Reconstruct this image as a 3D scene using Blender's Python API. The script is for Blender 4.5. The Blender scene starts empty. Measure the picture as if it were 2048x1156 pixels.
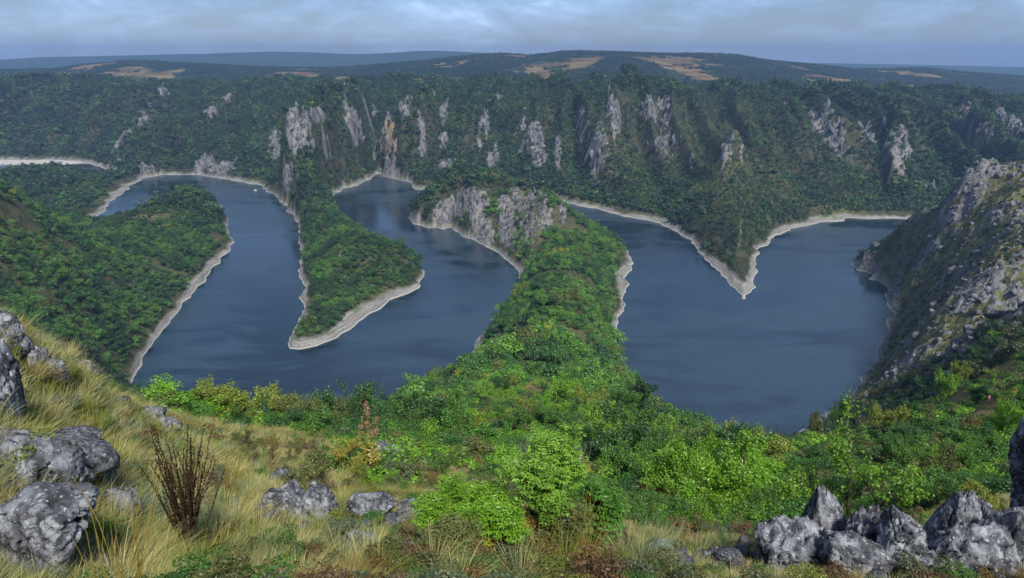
import bpy, bmesh, math, random
import numpy as np
from mathutils import Vector, Matrix

random.seed(7)
RNG = np.random.default_rng(11)
SC = bpy.context.scene
COL = SC.collection
rad = math.radians

# ---------------------------------------------------------------- camera
CAM_H = 250.0                      # eye height above the lake (lake surface is z = 0)
PITCH = rad(19.1)
FPX = 1334.0                       # focal length in pixels of the 2048 px wide photograph
cam = bpy.data.cameras.new("camera")
cam.sensor_width = 36.0
cam.lens = FPX / 2048.0 * 36.0
cam.clip_start = 0.1
cam.clip_end = 60000.0
cam_ob = bpy.data.objects.new("camera", cam)
cam_ob.location = (0, 0, CAM_H)
cam_ob.rotation_euler = (rad(90) - PITCH, 0, 0)
COL.objects.link(cam_ob)
SC.camera = cam_ob

# ---------------------------------------------------------------- world, sun, exposure
SUN_EL, SUN_AZ = rad(50), rad(158)          # high, from the right and a little behind
W = bpy.data.worlds.new("World")
SC.world = W
W.use_nodes = True
wn, wl = W.node_tree.nodes, W.node_tree.links
wn.clear()
w_out = wn.new("ShaderNodeOutputWorld")
sky = wn.new("ShaderNodeTexSky")
sky.sky_type = 'NISHITA'
sky.sun_disc = False
sky.sun_elevation = SUN_EL
sky.sun_rotation = SUN_AZ
sky.altitude = 1200
bg_sky = wn.new("ShaderNodeBackground")
bg_sky.inputs["Strength"].default_value = 0.07
wl.new(sky.outputs[0], bg_sky.inputs["Color"])
# cloud deck: the view direction meets a layer high above, so the sheets flatten towards the horizon
tc = wn.new("ShaderNodeTexCoord")
sep = wn.new("ShaderNodeSeparateXYZ")
wl.new(tc.outputs["Generated"], sep.inputs[0])


def wmath(op, a, b=None, c=None):
    n = wn.new("ShaderNodeMath")
    n.operation = op
    for i, v in enumerate((a, b, c)):
        if v is None:
            continue
        if isinstance(v, (int, float)):
            n.inputs[i].default_value = v
        else:
            wl.new(v, n.inputs[i])
    return n.outputs[0]


zz = wmath('ADD', wmath('MAXIMUM', sep.outputs[2], 0.0), 0.16)
px = wmath('DIVIDE', sep.outputs[0], zz)
py = wmath('DIVIDE', sep.outputs[1], zz)
cmb = wn.new("ShaderNodeCombineXYZ")
wl.new(px, cmb.inputs[0])
wl.new(py, cmb.inputs[1])


def wnoise(src, scl, scale, detail, rough, off, dist=0.0):
    m = wn.new("ShaderNodeMapping")
    m.inputs["Location"].default_value = off
    m.inputs["Scale"].default_value = scl
    wl.new(src, m.inputs[0])
    n = wn.new("ShaderNodeTexNoise")
    n.inputs["Scale"].default_value = scale
    n.inputs["Detail"].default_value = detail
    n.inputs["Roughness"].default_value = rough
    n.inputs["Distortion"].default_value = dist
    wl.new(m.outputs[0], n.inputs["Vector"])
    return n.outputs[0]


big = wnoise(cmb.outputs[0], (1, 1, 1), 0.5, 4, 0.5, (3.1, 1.7, 0), 0.3)         # the deck, foreshortened
mid = wnoise(tc.outputs["Generated"], (1, 1, 3.4), 5.2, 8, 0.64, (0.35, 0.2, 0.9), 0.5)   # ragged cloud bases
fine = wnoise(tc.outputs["Generated"], (1, 1, 2.6), 19.0, 6, 0.62, (0.1, 0.7, 0.3), 0.8)
cl = wmath('ADD', wmath('ADD', wmath('MULTIPLY', big, 0.30), wmath('MULTIPLY', mid, 0.52)), wmath('MULTIPLY', fine, 0.18))
ramp = wn.new("ShaderNodeValToRGB")
e = ramp.color_ramp.elements
e[0].position, e[0].color = 0.44, (0.048, 0.092, 0.205, 1)
e[1].position, e[1].color = 0.64, (0.32, 0.47, 0.80, 1)
m1 = ramp.color_ramp.elements.new(0.50)
m1.color = (0.085, 0.155, 0.345, 1)
m2 = ramp.color_ramp.elements.new(0.56)
m2.color = (0.150, 0.255, 0.50, 1)
wl.new(cl, ramp.inputs[0])
bg_cl = wn.new("ShaderNodeBackground")
bg_cl.inputs["Strength"].default_value = 0.36
# seen through less air, the deck overhead is greyer than near the horizon
grey = wn.new("ShaderNodeMix")
grey.data_type = 'RGBA'
gf = wn.new("ShaderNodeMapRange")
gf.inputs["From Min"].default_value, gf.inputs["From Max"].default_value = 0.10, 0.55
gf.inputs["To Max"].default_value = 0.75
wl.new(sep.outputs[2], gf.inputs["Value"])
bw = wn.new("ShaderNodeRGBToBW")
wl.new(ramp.outputs[0], bw.inputs[0])
wl.new(gf.outputs[0], grey.inputs[0])
wl.new(ramp.outputs[0], grey.inputs[6])
wl.new(bw.outputs[0], grey.inputs[7])
wl.new(grey.outputs[2], bg_cl.inputs["Color"])
mixw = wn.new("ShaderNodeMixShader")
mixw.inputs[0].default_value = 0.80
wl.new(bg_sky.outputs[0], mixw.inputs[1])
wl.new(bg_cl.outputs[0], mixw.inputs[2])
wl.new(mixw.outputs[0], w_out.inputs["Surface"])

sun = bpy.data.lights.new("sun", 'SUN')
sun.energy = 1.5
sun.angle = rad(12)
sun.color = (1.0, 0.93, 0.80)
sun_ob = bpy.data.objects.new("sun", sun)
sun_ob.location = (0, -50, 400)
# direction towards the sun: azimuth measured from +Y clockwise like the sky texture
sd = Vector((math.sin(SUN_AZ) * math.cos(SUN_EL), math.cos(SUN_AZ) * math.cos(SUN_EL), math.sin(SUN_EL)))
sun_ob.rotation_euler = sd.to_track_quat('Z', 'Y').to_euler()
COL.objects.link(sun_ob)

SC.view_settings.view_transform = 'Standard'
SC.view_settings.look = 'None'
SC.view_settings.gamma = 1.0
SC.view_settings.use_curve_mapping = False
SC.view_settings.exposure = 1.98
SC.render.engine = 'CYCLES'
SC.cycles.max_bounces = 5
SC.cycles.volume_bounces = 0
SC.cycles.diffuse_bounces = 2
SC.cycles.glossy_bounces = 2
SC.cycles.transmission_bounces = 3
SC.cycles.use_denoising = True


# ---------------------------------------------------------------- helpers
def unproj(u, v, z=0.0, Y=None):
    """a sight line of the survey photograph (2048 px wide) met with height z, or with the distance Y"""
    dx, dy = (u - 1024) / FPX, (v - 578) / FPX
    d = (dx, math.cos(PITCH) - dy * math.sin(PITCH), -math.sin(PITCH) - dy * math.cos(PITCH))
    t = (z - CAM_H) / d[2] if Y is None else Y / d[1]
    return (d[0] * t, d[1] * t, CAM_H + d[2] * t)


def tag(o, label=None, cat=None, group=None, kind=None):
    if label:
        o['label'] = label
    if cat:
        o['category'] = cat
    if group:
        o['group'] = group
    if kind:
        o['kind'] = kind
    return o


def mesh_obj(name, verts, faces, mat=None, parent=None, smooth=False):
    me = bpy.data.meshes.new(name)
    me.from_pydata([tuple(v) for v in verts], [], [tuple(f) for f in faces])
    if smooth:
        me.polygons.foreach_set("use_smooth", [True] * len(me.polygons))
    me.update()
    if mat:
        for m in (mat if isinstance(mat, (list, tuple)) else [mat]):
            me.materials.append(m)
    o = bpy.data.objects.new(name, me)
    COL.objects.link(o)
    if parent:
        o.parent = parent
    return o


def np_mesh(name, V, F, smooth=False):
    """fast mesh from numpy arrays; F is (n, 3) or (n, 4)"""
    me = bpy.data.meshes.new(name)
    V = np.asarray(V, np.float32)
    F = np.asarray(F, np.int32)
    k = F.shape[1]
    me.vertices.add(len(V))
    me.vertices.foreach_set("co", V.ravel())
    me.loops.add(F.size)
    me.loops.foreach_set("vertex_index", F.ravel())
    me.polygons.add(len(F))
    me.polygons.foreach_set("loop_start", np.arange(len(F), dtype=np.int32) * k)
    if smooth:
        me.polygons.foreach_set("use_smooth", np.ones(len(F), bool))
    me.update(calc_edges=True)
    return me


def empty(name, loc, rz=0.0):
    o = bpy.data.objects.new(name, None)
    o.empty_display_size = 0.3
    o.location = loc
    o.rotation_euler = (0, 0, rz)
    COL.objects.link(o)
    return o


# vectorised gradient noise
_perm = np.random.RandomState(5).permutation(4096).astype(np.int64)
_ang = np.random.RandomState(6).rand(4096) * 2 * np.pi
_gx, _gy = np.cos(_ang), np.sin(_ang)


def pnoise(x, y, seed=0):
    x = np.asarray(x, float)
    y = np.asarray(y, float)
    xi, yi = np.floor(x).astype(np.int64), np.floor(y).astype(np.int64)
    xf, yf = x - xi, y - yi
    u, v = xf * xf * xf * (xf * (xf * 6 - 15) + 10), yf * yf * yf * (yf * (yf * 6 - 15) + 10)

    def g(ix, iy, fx, fy):
        h = _perm[(_perm[(ix + seed * 131) & 4095] + iy) & 4095]
        return _gx[h] * fx + _gy[h] * fy
    a = g(xi, yi, xf, yf)
    b = g(xi + 1, yi, xf - 1, yf)
    c = g(xi, yi + 1, xf, yf - 1)
    d = g(xi + 1, yi + 1, xf - 1, yf - 1)
    return ((a + (b - a) * u) + ((c + (d - c) * u) - (a + (b - a) * u)) * v) * 1.4


def fbm(x, y, oct=4, seed=0, gain=0.5):
    s, a = 0.0, 1.0
    for k in range(oct):
        s = s + a * pnoise(np.asarray(x) * 2 ** k, np.asarray(y) * 2 ** k, seed + k)
        a *= gain
    return s


def ridged(x, y, oct=4, seed=0, gain=0.5):
    s, a, t = 0.0, 1.0, 0.0
    for k in range(oct):
        s = s + a * (1 - np.abs(pnoise(np.asarray(x) * 2 ** k, np.asarray(y) * 2 ** k, seed + k)) * 1.6)
        t += a
        a *= gain
    return s / t


def sstep(a, b, x):
    t = np.clip((x - a) / (b - a), 0, 1)
    return t * t * (3 - 2 * t)


# ---------------------------------------------------------------- shader helpers
class NT:
    def __init__(self, name):
        self.m = bpy.data.materials.new(name)
        self.m.use_nodes = True
        self.n, self.l = self.m.node_tree.nodes, self.m.node_tree.links
        self.n.clear()
        self.out = self.n.new("ShaderNodeOutputMaterial")

    def new(self, t, **kw):
        n = self.n.new(t)
        for k, v in kw.items():
            setattr(n, k, v)
        return n

    def put(self, sock, v):
        if v is None:
            return
        if hasattr(v, "is_linked") or isinstance(v, bpy.types.NodeSocket):
            self.l.new(v, sock)
        elif isinstance(v, (tuple, list)) and len(v) == 3 and sock.type == 'RGBA':
            sock.default_value = (*v, 1)
        else:
            sock.default_value = v

    def math(self, op, a, b=None, c=None, clamp=False):
        n = self.new("ShaderNodeMath", operation=op, use_clamp=clamp)
        for i, v in enumerate((a, b, c)):
            self.put(n.inputs[i], v)
        return n.outputs[0]

    def noise(self, vec, scale, detail=4, rough=0.55, dist=0.0, col=False):
        n = self.new("ShaderNodeTexNoise")
        self.put(n.inputs["Vector"], vec)
        n.inputs["Scale"].default_value = scale
        n.inputs["Detail"].default_value = detail
        n.inputs["Roughness"].default_value = rough
        n.inputs["Distortion"].default_value = dist
        return n.outputs[1 if col else 0]

    def voronoi(self, vec, scale, feature='F1', out=0, rand=1.0):
        n = self.new("ShaderNodeTexVoronoi", feature=feature)
        self.put(n.inputs["Vector"], vec)
        n.inputs["Scale"].default_value = scale
        n.inputs["Randomness"].default_value = rand
        return n.outputs[out]

    def mapping(self, vec, scale=(1, 1, 1), rot=(0, 0, 0), loc=(0, 0, 0)):
        n = self.new("ShaderNodeMapping")
        self.put(n.inputs["Vector"], vec)
        n.inputs["Scale"].default_value = scale
        n.inputs["Rotation"].default_value = rot
        n.inputs["Location"].default_value = loc
        return n.outputs[0]

    def step(self, v, a, b):
        n = self.new("ShaderNodeMapRange", interpolation_type='SMOOTHSTEP', clamp=True)
        self.put(n.inputs["Value"], v)
        self.put(n.inputs["From Min"], a)
        self.put(n.inputs["From Max"], b)
        return n.outputs[0]

    def mix(self, f, a, b):
        n = self.new("ShaderNodeMix", data_type='RGBA')
        self.put(n.inputs[0], f)
        self.put(n.inputs[6], a)
        self.put(n.inputs[7], b)
        return n.outputs[2]

    def scale_col(self, c, f):
        n = self.new("ShaderNodeVectorMath", operation='SCALE')
        self.put(n.inputs[0], c)
        self.put(n.inputs["Scale"], f)
        return n.outputs[0]

    def attr(self, name, kind='GEOMETRY', out=2):
        n = self.new("ShaderNodeAttribute", attribute_name=name, attribute_type=kind)
        return n.outputs[out]

    def pos(self):
        return self.new("ShaderNodeNewGeometry").outputs["Position"]

    def obj(self):
        return self.new("ShaderNodeTexCoord").outputs["Object"]

    def bump(self, h, strength=0.5, dist=0.1):
        n = self.new("ShaderNodeBump")
        n.inputs["Strength"].default_value = strength
        n.inputs["Distance"].default_value = dist
        self.put(n.inputs["Height"], h)
        return n.outputs[0]

    def principled(self, color, rough=0.8, spec=0.2, normal=None, **kw):
        n = self.new("ShaderNodeBsdfPrincipled")
        self.put(n.inputs["Base Color"], color)
        self.put(n.inputs["Roughness"], rough)
        self.put(n.inputs["Specular IOR Level"], spec)
        if normal is not None:
            self.put(n.inputs["Normal"], normal)
        for k, v in kw.items():
            self.put(n.inputs[k], v)
        self.l.new(n.outputs[0], self.out.inputs["Surface"])
        return n
# ---------------------------------------------------------------- the lake: outline on the water plane
LAKE = [
    (268, 770), (275, 745), (290, 715), (303, 690), (325, 662), (348, 635), (375, 600), (398, 572), (420, 545),
    (445, 515), (470, 485), (455, 460), (452, 440), (446, 424), (434, 408), (410, 405), (350, 425), (300, 445), (240, 460), (185, 465), (120, 470),
    (0, 480), (-150, 480), (-150, 450), (0, 455), (100, 452), (150, 446), (187, 444), (205, 424), (222, 403),
    (240, 388), (262, 370), (290, 356), (325, 350), (380, 349), (420, 353), (470, 361), (520, 371), (546, 386),
    (567, 405), (588, 432), (600, 449), (596, 470), (602, 494), (605, 518), (597, 539), (598, 556), (611, 574),
    (602, 594), (607, 615), (598, 643), (585, 667), (569, 688), (578, 698), (598, 699), (633, 693), (671, 677),
    (704, 657), (739, 629), (780, 601), (818, 588), (839, 572), (836, 563), (850, 544), (838, 530), (815, 522),
    (770, 503), (725, 482), (692, 457), (675, 428), (663, 405), (662, 392), (668, 387), (690, 377), (720, 367),
    (743, 356), (750, 349), (757, 346), (768, 352), (790, 358), (822, 365), (827, 376), (845, 379), (880, 378),
    (920, 376), (945, 372), (962, 368), (1000, 378), (1040, 385), (1080, 392), (1123, 401), (1182, 416),
    (1240, 430), (1303, 442), (1337, 454), (1380, 482), (1403, 508), (1424, 532), (1462, 569), (1481, 595),
    (1488, 605), (1498, 591), (1512, 563), (1512, 529), (1514, 501), (1542, 480), (1573, 461), (1614, 449),
    (1650, 443), (1690, 443), (1693, 435), (1729, 438), (1805, 437), (1850, 440), (1950, 445), (2100, 450),
    (2400, 452), (2400, 486), (2100, 492), (1900, 497), (1800, 506), (1745, 512), (1712, 518), (1701, 525), (1711, 541),
    (1739, 546), (1751, 550), (1739, 558), (1756, 560), (1774, 574), (1777, 588), (1775, 608), (1789, 626), (1779, 643),
    (1767, 674), (1753, 709), (1736, 746), (1711, 780), (1694, 795), (1650, 828), (1614, 854), (1560, 892),
    (1450, 885), (1350, 845), (1295, 790), (1262, 748), (1256, 740), (1237, 698), (1230, 674), (1234, 650),
    (1251, 608), (1247, 588), (1256, 569), (1254, 556), (1265, 525), (1260, 506), (1249, 498), (1213, 486),
    (1160, 466), (1110, 440), (1050, 420), (980, 410), (900, 412), (850, 420), (824, 428), (817, 434), (829, 447),
    (856, 455), (874, 453), (888, 457), (901, 454), (922, 470), (953, 482), (974, 492), (1002, 510), (1026, 529),
    (1038, 546), (1035, 574), (1019, 601), (991, 633), (978, 653), (952, 681), (946, 692), (950, 720), (952, 745),
    (940, 800), (900, 850), (700, 870), (500, 860), (350, 840), (280, 805)]
INLET = [(-250, 318), (0, 320), (52, 321), (104, 320), (145, 322), (190, 329), (225, 344), (234, 352), (205, 356),
         (160, 348), (128, 344), (90, 346), (0, 352), (-250, 352)]
RINGS = [np.array([unproj(u, v)[:2] for u, v in R]) for R in (LAKE, INLET)]


def signed_distance(x, y):
    """metres to the shoreline, positive on land"""
    x = np.asarray(x, float)
    y = np.asarray(y, float)
    shp = x.shape
    x, y = x.ravel(), y.ravel()
    d2 = np.full(x.shape, 1e12)
    inside = np.zeros(x.shape, bool)
    for R in RINGS:
        A, B = R, np.roll(R, -1, axis=0)
        for (ax, ay), (bx, by) in zip(A, B):
            ex, ey = bx - ax, by - ay
            L = ex * ex + ey * ey + 1e-9
            t = np.clip(((x - ax) * ex + (y - ay) * ey) / L, 0, 1)
            dx, dy = x - ax - t * ex, y - ay - t * ey
            np.minimum(d2, dx * dx + dy * dy, out=d2)
            if ay != by:
                c = ((ay > y) != (by > y)) & (x < ax + (y - ay) * ex / (by - ay))
                inside ^= c
    s = np.sqrt(d2)
    s[inside] *= -1
    return s.reshape(shp)


# a blurred copy of the distance field rounds the crests of the peninsulas
GX0, GY0, GD = -1500.0, 240.0, 7.0
GNX, GNY = 400, 190
_gxx, _gyy = np.meshgrid(GX0 + np.arange(GNX) * GD, GY0 + np.arange(GNY) * GD)
_S = np.maximum(signed_distance(_gxx, _gyy), -10)
_kr = np.exp(-0.5 * (np.arange(-9, 10) * GD / 24.0) ** 2)
_kr /= _kr.sum()
_S = np.apply_along_axis(lambda m: np.convolve(np.pad(m, 9, 'edge'), _kr, 'valid'), 0, _S)
_S = np.apply_along_axis(lambda m: np.convolve(np.pad(m, 9, 'edge'), _kr, 'valid'), 1, _S)


def round_crest(x, y, s):
    fx = np.clip((x - GX0) / GD, 0, GNX - 1.001)
    fy = np.clip((y - GY0) / GD, 0, GNY - 1.001)
    i, j = fx.astype(int), fy.astype(int)
    u, v = fx - i, fy - j
    b = (_S[j, i] * (1 - u) + _S[j, i + 1] * u) * (1 - v) + (_S[j + 1, i] * (1 - u) + _S[j + 1, i + 1] * u) * v
    w = sstep(12, 45, s) * (1 - sstep(1420, 1520, y)) * sstep(260, 320, y) * (1 - sstep(150, 260, s))
    return s * (1 - w) + np.maximum(b, 5) * w


# ---------------------------------------------------------------- plateau and far skyline ridges
def line(pts):
    p = np.array(pts, float)
    return lambda u: np.interp(u, p[:, 0], p[:, 1])


RIDGE1 = line([(-300, 152), (0, 152), (200, 152), (300, 158), (480, 145), (650, 143), (850, 143), (1000, 148), (1150, 155),
               (1270, 149), (1350, 156), (1500, 165), (1600, 170), (1800, 176), (1900, 188), (2048, 196), (2400, 205)])
RIDGE1_Y = line([(-300, 2350), (300, 2300), (600, 2150), (1000, 2000), (1270, 1680), (1500, 1700), (1900, 1800), (2400, 1900)])
RIDGE2 = line([(-300, 142), (0, 140), (100, 138), (170, 128), (260, 119), (330, 123), (420, 128), (520, 134), (640, 136),
               (700, 134), (750, 129), (850, 120), (940, 109), (1000, 104), (1060, 107), (1100, 104), (1125, 99),
               (1160, 98), (1250, 101), (1350, 105), (1440, 105), (1475, 108), (1530, 119), (1650, 131), (1720, 138),
               (1780, 138), (1850, 136), (1930, 144), (2048, 153), (2400, 170)])
RIDGE3 = line([(-300, 120), (0, 119), (80, 113), (250, 109), (330, 106), (420, 104), (500, 100), (540, 98), (620, 100),
               (690, 105), (740, 105), (790, 101), (830, 97), (870, 95), (920, 98), (960, 101), (1000, 105), (1100, 112),
               (1500, 125), (2400, 140)])
Y2, Y3 = 4300.0, 9800.0


def v_slope(v):
    dy = (v - 578) / FPX
    return (-math.sin(PITCH) - dy * math.cos(PITCH)) / (math.cos(PITCH) - dy * math.sin(PITCH))


def plateau(x, y):
    yy = np.maximum(y, 60.0)
    u = 1024 + FPX * x / (yy * math.cos(PITCH))
    u = np.clip(u, -300, 2400)
    y1 = RIDGE1_Y(u)
    z1 = CAM_H + y1 * v_slope(RIDGE1(u)) - 5
    z2 = CAM_H + Y2 * v_slope(RIDGE2(u)) - 3
    z3 = CAM_H + Y3 * v_slope(RIDGE3(u))
    zd1 = np.minimum(z1, z2) - 75
    zd2 = np.minimum(z2, z3) - 160
    ya, yb = 0.55 * y1 + 0.45 * Y2, 0.55 * Y2 + 0.45 * Y3
    ya = y1 + 500.0

    def seg(za, zb, a, b):
        return za + (zb - za) * sstep(a, b, y)
    z = np.where(y < y1, z1,
        np.where(y < ya, seg(z1, zd1, y1, ya),
        np.where(y < Y2, seg(zd1, z2, ya, Y2),
        np.where(y < yb, seg(z2, zd2, Y2, yb), seg(zd2, z3, yb, Y3)))))
    z = z + sstep(2600, 3400, y) * (1 - sstep(3900, 4200, y)) * fbm(x / 420, y / 420, 4, 21) * 14
    z = z + sstep(5200, 6500, y) * (1 - sstep(9000, 9700, y)) * fbm(x / 900, y / 900, 4, 23) * 40
    return z + fbm(x / 260, y / 260, 3, 22) * 4 * (1 - sstep(2600, 3400, y))


# heights read at known places (u, v, distance): crests of the peninsulas, the hill tops, the cliffs
CREST = [
    # tower at the root of the first peninsula and its crest
    (622, 310, 1235), (600, 300, 1290), (640, 350, 1130), (655, 400, 1050), (668, 425, 950),
    (700, 458, 850), (760, 482, 800), (808, 508, 770), (680, 500, 770), (700, 540, 730), (730, 570, 715), (650, 610, 640), (690, 620, 650),
    # second peninsula
    (978, 367, 1010), (950, 374, 1000), (929, 384, 1020), (894, 394, 1040), (846, 408, 1055), (1019, 378, 1000), (1078, 391, 980),
    (1126, 410, 950), (1164, 438, 925), (1216, 468, 890), (1246, 486, 880), (1100, 450, 850), (1160, 480, 840), (1210, 520, 800), (1150, 520, 745), (1100, 600, 560),
    (1050, 640, 480), (1150, 680, 440), (1200, 640, 520), (1080, 520, 720), (1060, 450, 860), (1000, 430, 960), (1200, 560, 680),
    # peninsula on the near side of the first bend and its saddle
    (400, 390, 1020), (360, 404, 975), (330, 424, 930), (305, 446, 890), (270, 456, 860), (240, 464, 840), (210, 464, 820), (185, 461, 800), (145, 450, 750), (100, 432, 710), (50, 405, 660), (0, 375, 610),
    (-150, 330, 540), (380, 450, 900), (320, 540, 720), (200, 600, 560), (100, 500, 600), (200, 500, 690), (100, 600, 480), (0, 500, 500),
    (100, 680, 410), (200, 720, 430),
    # spit beyond the first bend
    (40, 364, 1330), (110, 364, 1330), (180, 364, 1370), (60, 420, 1130), (235, 340, 1560), (120, 385, 1230), (-60, 364, 1330), (30, 394, 1230),
    # far shore walls
    (700, 330, 1560), (775, 300, 1520), (790, 250, 1620), (860, 320, 1460), (860, 200, 1720), (1080, 330, 1400), (1200, 330, 1290), (1230, 200, 1560),
    (1450, 300, 1180), (1465, 450, 900), (1475, 540, 770), (1350, 380, 1200), (1600, 350, 1260), (1780, 300, 1330), (1850, 380, 1210), (1950, 280, 1400), (400, 250, 1780), (200, 220, 1950),
    # rocky hill across the right bay
    (1723, 512, 818), (1756, 497, 800), (1777, 473, 790), (1829, 436, 770), (1880, 419, 745), (1922, 404, 730), (1938, 355, 720),
    (1952, 316, 710), (2048, 309, 690), (2250, 290, 660), (1800, 560, 690), (1850, 480, 700), (1900, 560, 560), (2000, 420, 620), (1980, 360, 680),
    (2048, 450, 520), (1850, 640, 480)]


def near_pts():
    G = [  # ground of the camera's own hillside (u, v, distance)
        (0, 1156, 4.3), (250, 1156, 4.8), (500, 1156, 5.6), (1024, 1156, 6.5), (1500, 1156, 7.0), (2048, 1156, 6.8), (-400, 1156, 3.2), (2500, 1156, 5.8),
        (300, 1050, 7), (600, 1060, 9.5), (900, 1070, 9.5), (1250, 1090, 9.0), (1600, 1100, 8.6), (2048, 1090, 8.2),
        (0, 850, 6.6), (-400, 800, 5.5), (150, 880, 9), (0, 665, 10.5), (100, 705, 13), (200, 785, 15), (290, 840, 17.5),
        (450, 960, 12), (520, 985, 13.5), (700, 985, 14.5), (600, 880, 26), (760, 905, 27), (900, 935, 26), (1000, 965, 22),
        (560, 868, 32), (700, 870, 38),
        # hidden drop behind the brow
        (0, 760, 45), (100, 790, 45), (200, 840, 48), (-300, 700, 40), (300, 880, 55), (450, 905, 55), (600, 905, 62), (800, 920, 60), (900, 900, 62),
        (100, 800, 140), (300, 850, 150), (500, 880, 150), (700, 890, 150), (850, 870, 150), (0, 720, 140), (500, 860, 300), (700, 865, 300), (200, 790, 300), (100, 720, 300),
        # gully with the thicket
        (1250, 1010, 24), (1400, 1070, 24), (1600, 1070, 22), (1800, 1050, 22), (1200, 950, 45), (1400, 960, 50), (1600, 960, 48), (1800, 900, 60),
        (1100, 890, 62), (1300, 890, 85), (1450, 905, 120), (1550, 905, 150), (1650, 895, 150), (1400, 875, 200), (1550, 905, 260), (1480, 910, 200), (1400, 868, 350), (1490, 896, 320), (1490, 900, 375), (1590, 900, 320), (1590, 903, 375), (1650, 880, 330), (1320, 835, 370),
        # neck of the second peninsula
        (1000, 865, 95), (1080, 810, 150), (980, 800, 140), (1180, 830, 140), (1060, 740, 260), (1150, 770, 240), (1000, 745, 260), (1100, 650, 400), (1050, 700, 330), (1200, 740, 330),
        (1150, 680, 440), (1000, 690, 420),
        # right flank
        (2048, 1000, 16), (2048, 930, 40), (1950, 900, 60), (2048, 800, 85), (2048, 720, 150), (1900, 820, 130), (1800, 840, 180),
        (1700, 840, 260), (2048, 620, 255), (1900, 720, 260), (1800, 760, 310), (2048, 520, 400), (1900, 620, 410), (1820, 690, 400), (2300, 600, 150), (2300, 800, 50), (2400, 1000, 12),
        (2300, 480, 350),
        # left hill beyond the gap
        (0, 500, 500), (100, 600, 480), (100, 680, 400), (200, 720, 430), (-200, 500, 420), (-200, 600, 250)]
    A = []
    for u, v, Y in G:
        x, y, z = unproj(u, v, Y=Y)
        A.append((x, y, z))
    for a in (-70, -40, 0, 40, 70):          # the ground under the photographer
        for r, s in ((1.6, -1.68), (2.6, -2.0)):
            A.append((r * math.sin(rad(a)), r * math.cos(rad(a)), CAM_H + s - r * 0.25 - (0.12 if a >= 0 else -0.1) * r))
    return np.array(A)


_N = near_pts()


def _pc(x, y):
    r = np.hypot(x, y)
    return np.arctan2(x, y) * 2.6, np.log(np.maximum(r, 1.2)) * 1.0, r


_na, _nb, _nr = _pc(_N[:, 0], _N[:, 1])
_nt = (CAM_H - _N[:, 2]) / np.maximum(_nr, 1.2)


def _mq(d2):
    return np.sqrt(d2 + 0.10 ** 2)


_K = _mq((_na[:, None] - _na[None]) ** 2 + (_nb[:, None] - _nb[None]) ** 2)
_n = len(_na)
_A = np.zeros((_n + 1, _n + 1))
_A[:_n, :_n] = _K - np.eye(_n) * 0.006
_A[:_n, _n] = 1
_A[_n, :_n] = 1
_sol = np.linalg.solve(_A, np.append(_nt, 0))


def near_height(x, y):
    a, b, r = _pc(x, y)
    t = np.full(np.shape(a), _sol[_n])
    for i in range(_n):
        t = t + _sol[i] * _mq((a - _na[i]) ** 2 + (b - _nb[i]) ** 2)
    return CAM_H - t * np.maximum(r, 1.2)


def shore_profile(x, y, s):
    zp = plateau(x, y)
    zp = np.maximum(zp, 60)
    k = 0.62
    s = round_crest(np.asarray(x, float), np.asarray(y, float), np.asarray(s, float))
    return zp * np.tanh(k * np.maximum(s, 0) / zp)


_C = np.array([unproj(u, v, Y=Y) for u, v, Y in CREST])
_cs = signed_distance(_C[:, 0], _C[:, 1])
_cb = shore_profile(_C[:, 0], _C[:, 1], np.maximum(_cs, 12))
_cr = np.clip(np.log(np.maximum(_C[:, 2], 8) / np.maximum(_cb, 6)), -1.2, 1.6)


def _cc(x, y):
    return np.arctan2(x, y), np.log(np.maximum(np.hypot(x, y), 50.0)) * 0.75


_ca, _cd = _cc(_C[:, 0], _C[:, 1])
_SIG = 0.050


def _ker(d2):
    return np.exp(-np.sqrt(d2 + 1e-9) / _SIG) * (1 + np.sqrt(d2 + 1e-9) / _SIG)


_CK = _ker((_ca[:, None] - _ca[None]) ** 2 + (_cd[:, None] - _cd[None]) ** 2) + np.eye(len(_ca)) * 0.02
_cw = np.linalg.solve(_CK, _cr)


def crest_ratio(x, y):
    a, d = _cc(x, y)
    s = np.zeros(np.shape(a))
    for i in range(len(_ca)):
        s = s + _cw[i] * _ker((a - _ca[i]) ** 2 + (d - _cd[i]) ** 2)
    return np.exp(np.clip(s, -1.3, 1.9))


TOWER = np.array([(*unproj(600, 330, Y=1195)[:2], 60), (*unproj(592, 250, Y=1255)[:2], 128), (*unproj(597, 220, Y=1305)[:2], 155), (*unproj(622, 215, Y=1360)[:2], 160), (*unproj(655, 215, Y=1460)[:2], 168), (*unproj(690, 210, Y=1650)[:2], 180)])
RIBS = []      # filled below: (world polyline, amplitude, left width, right width)
ROCKS = []     # (centre x, y, z, lateral radius, height radius, depth radius, strength, ochre)


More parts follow.
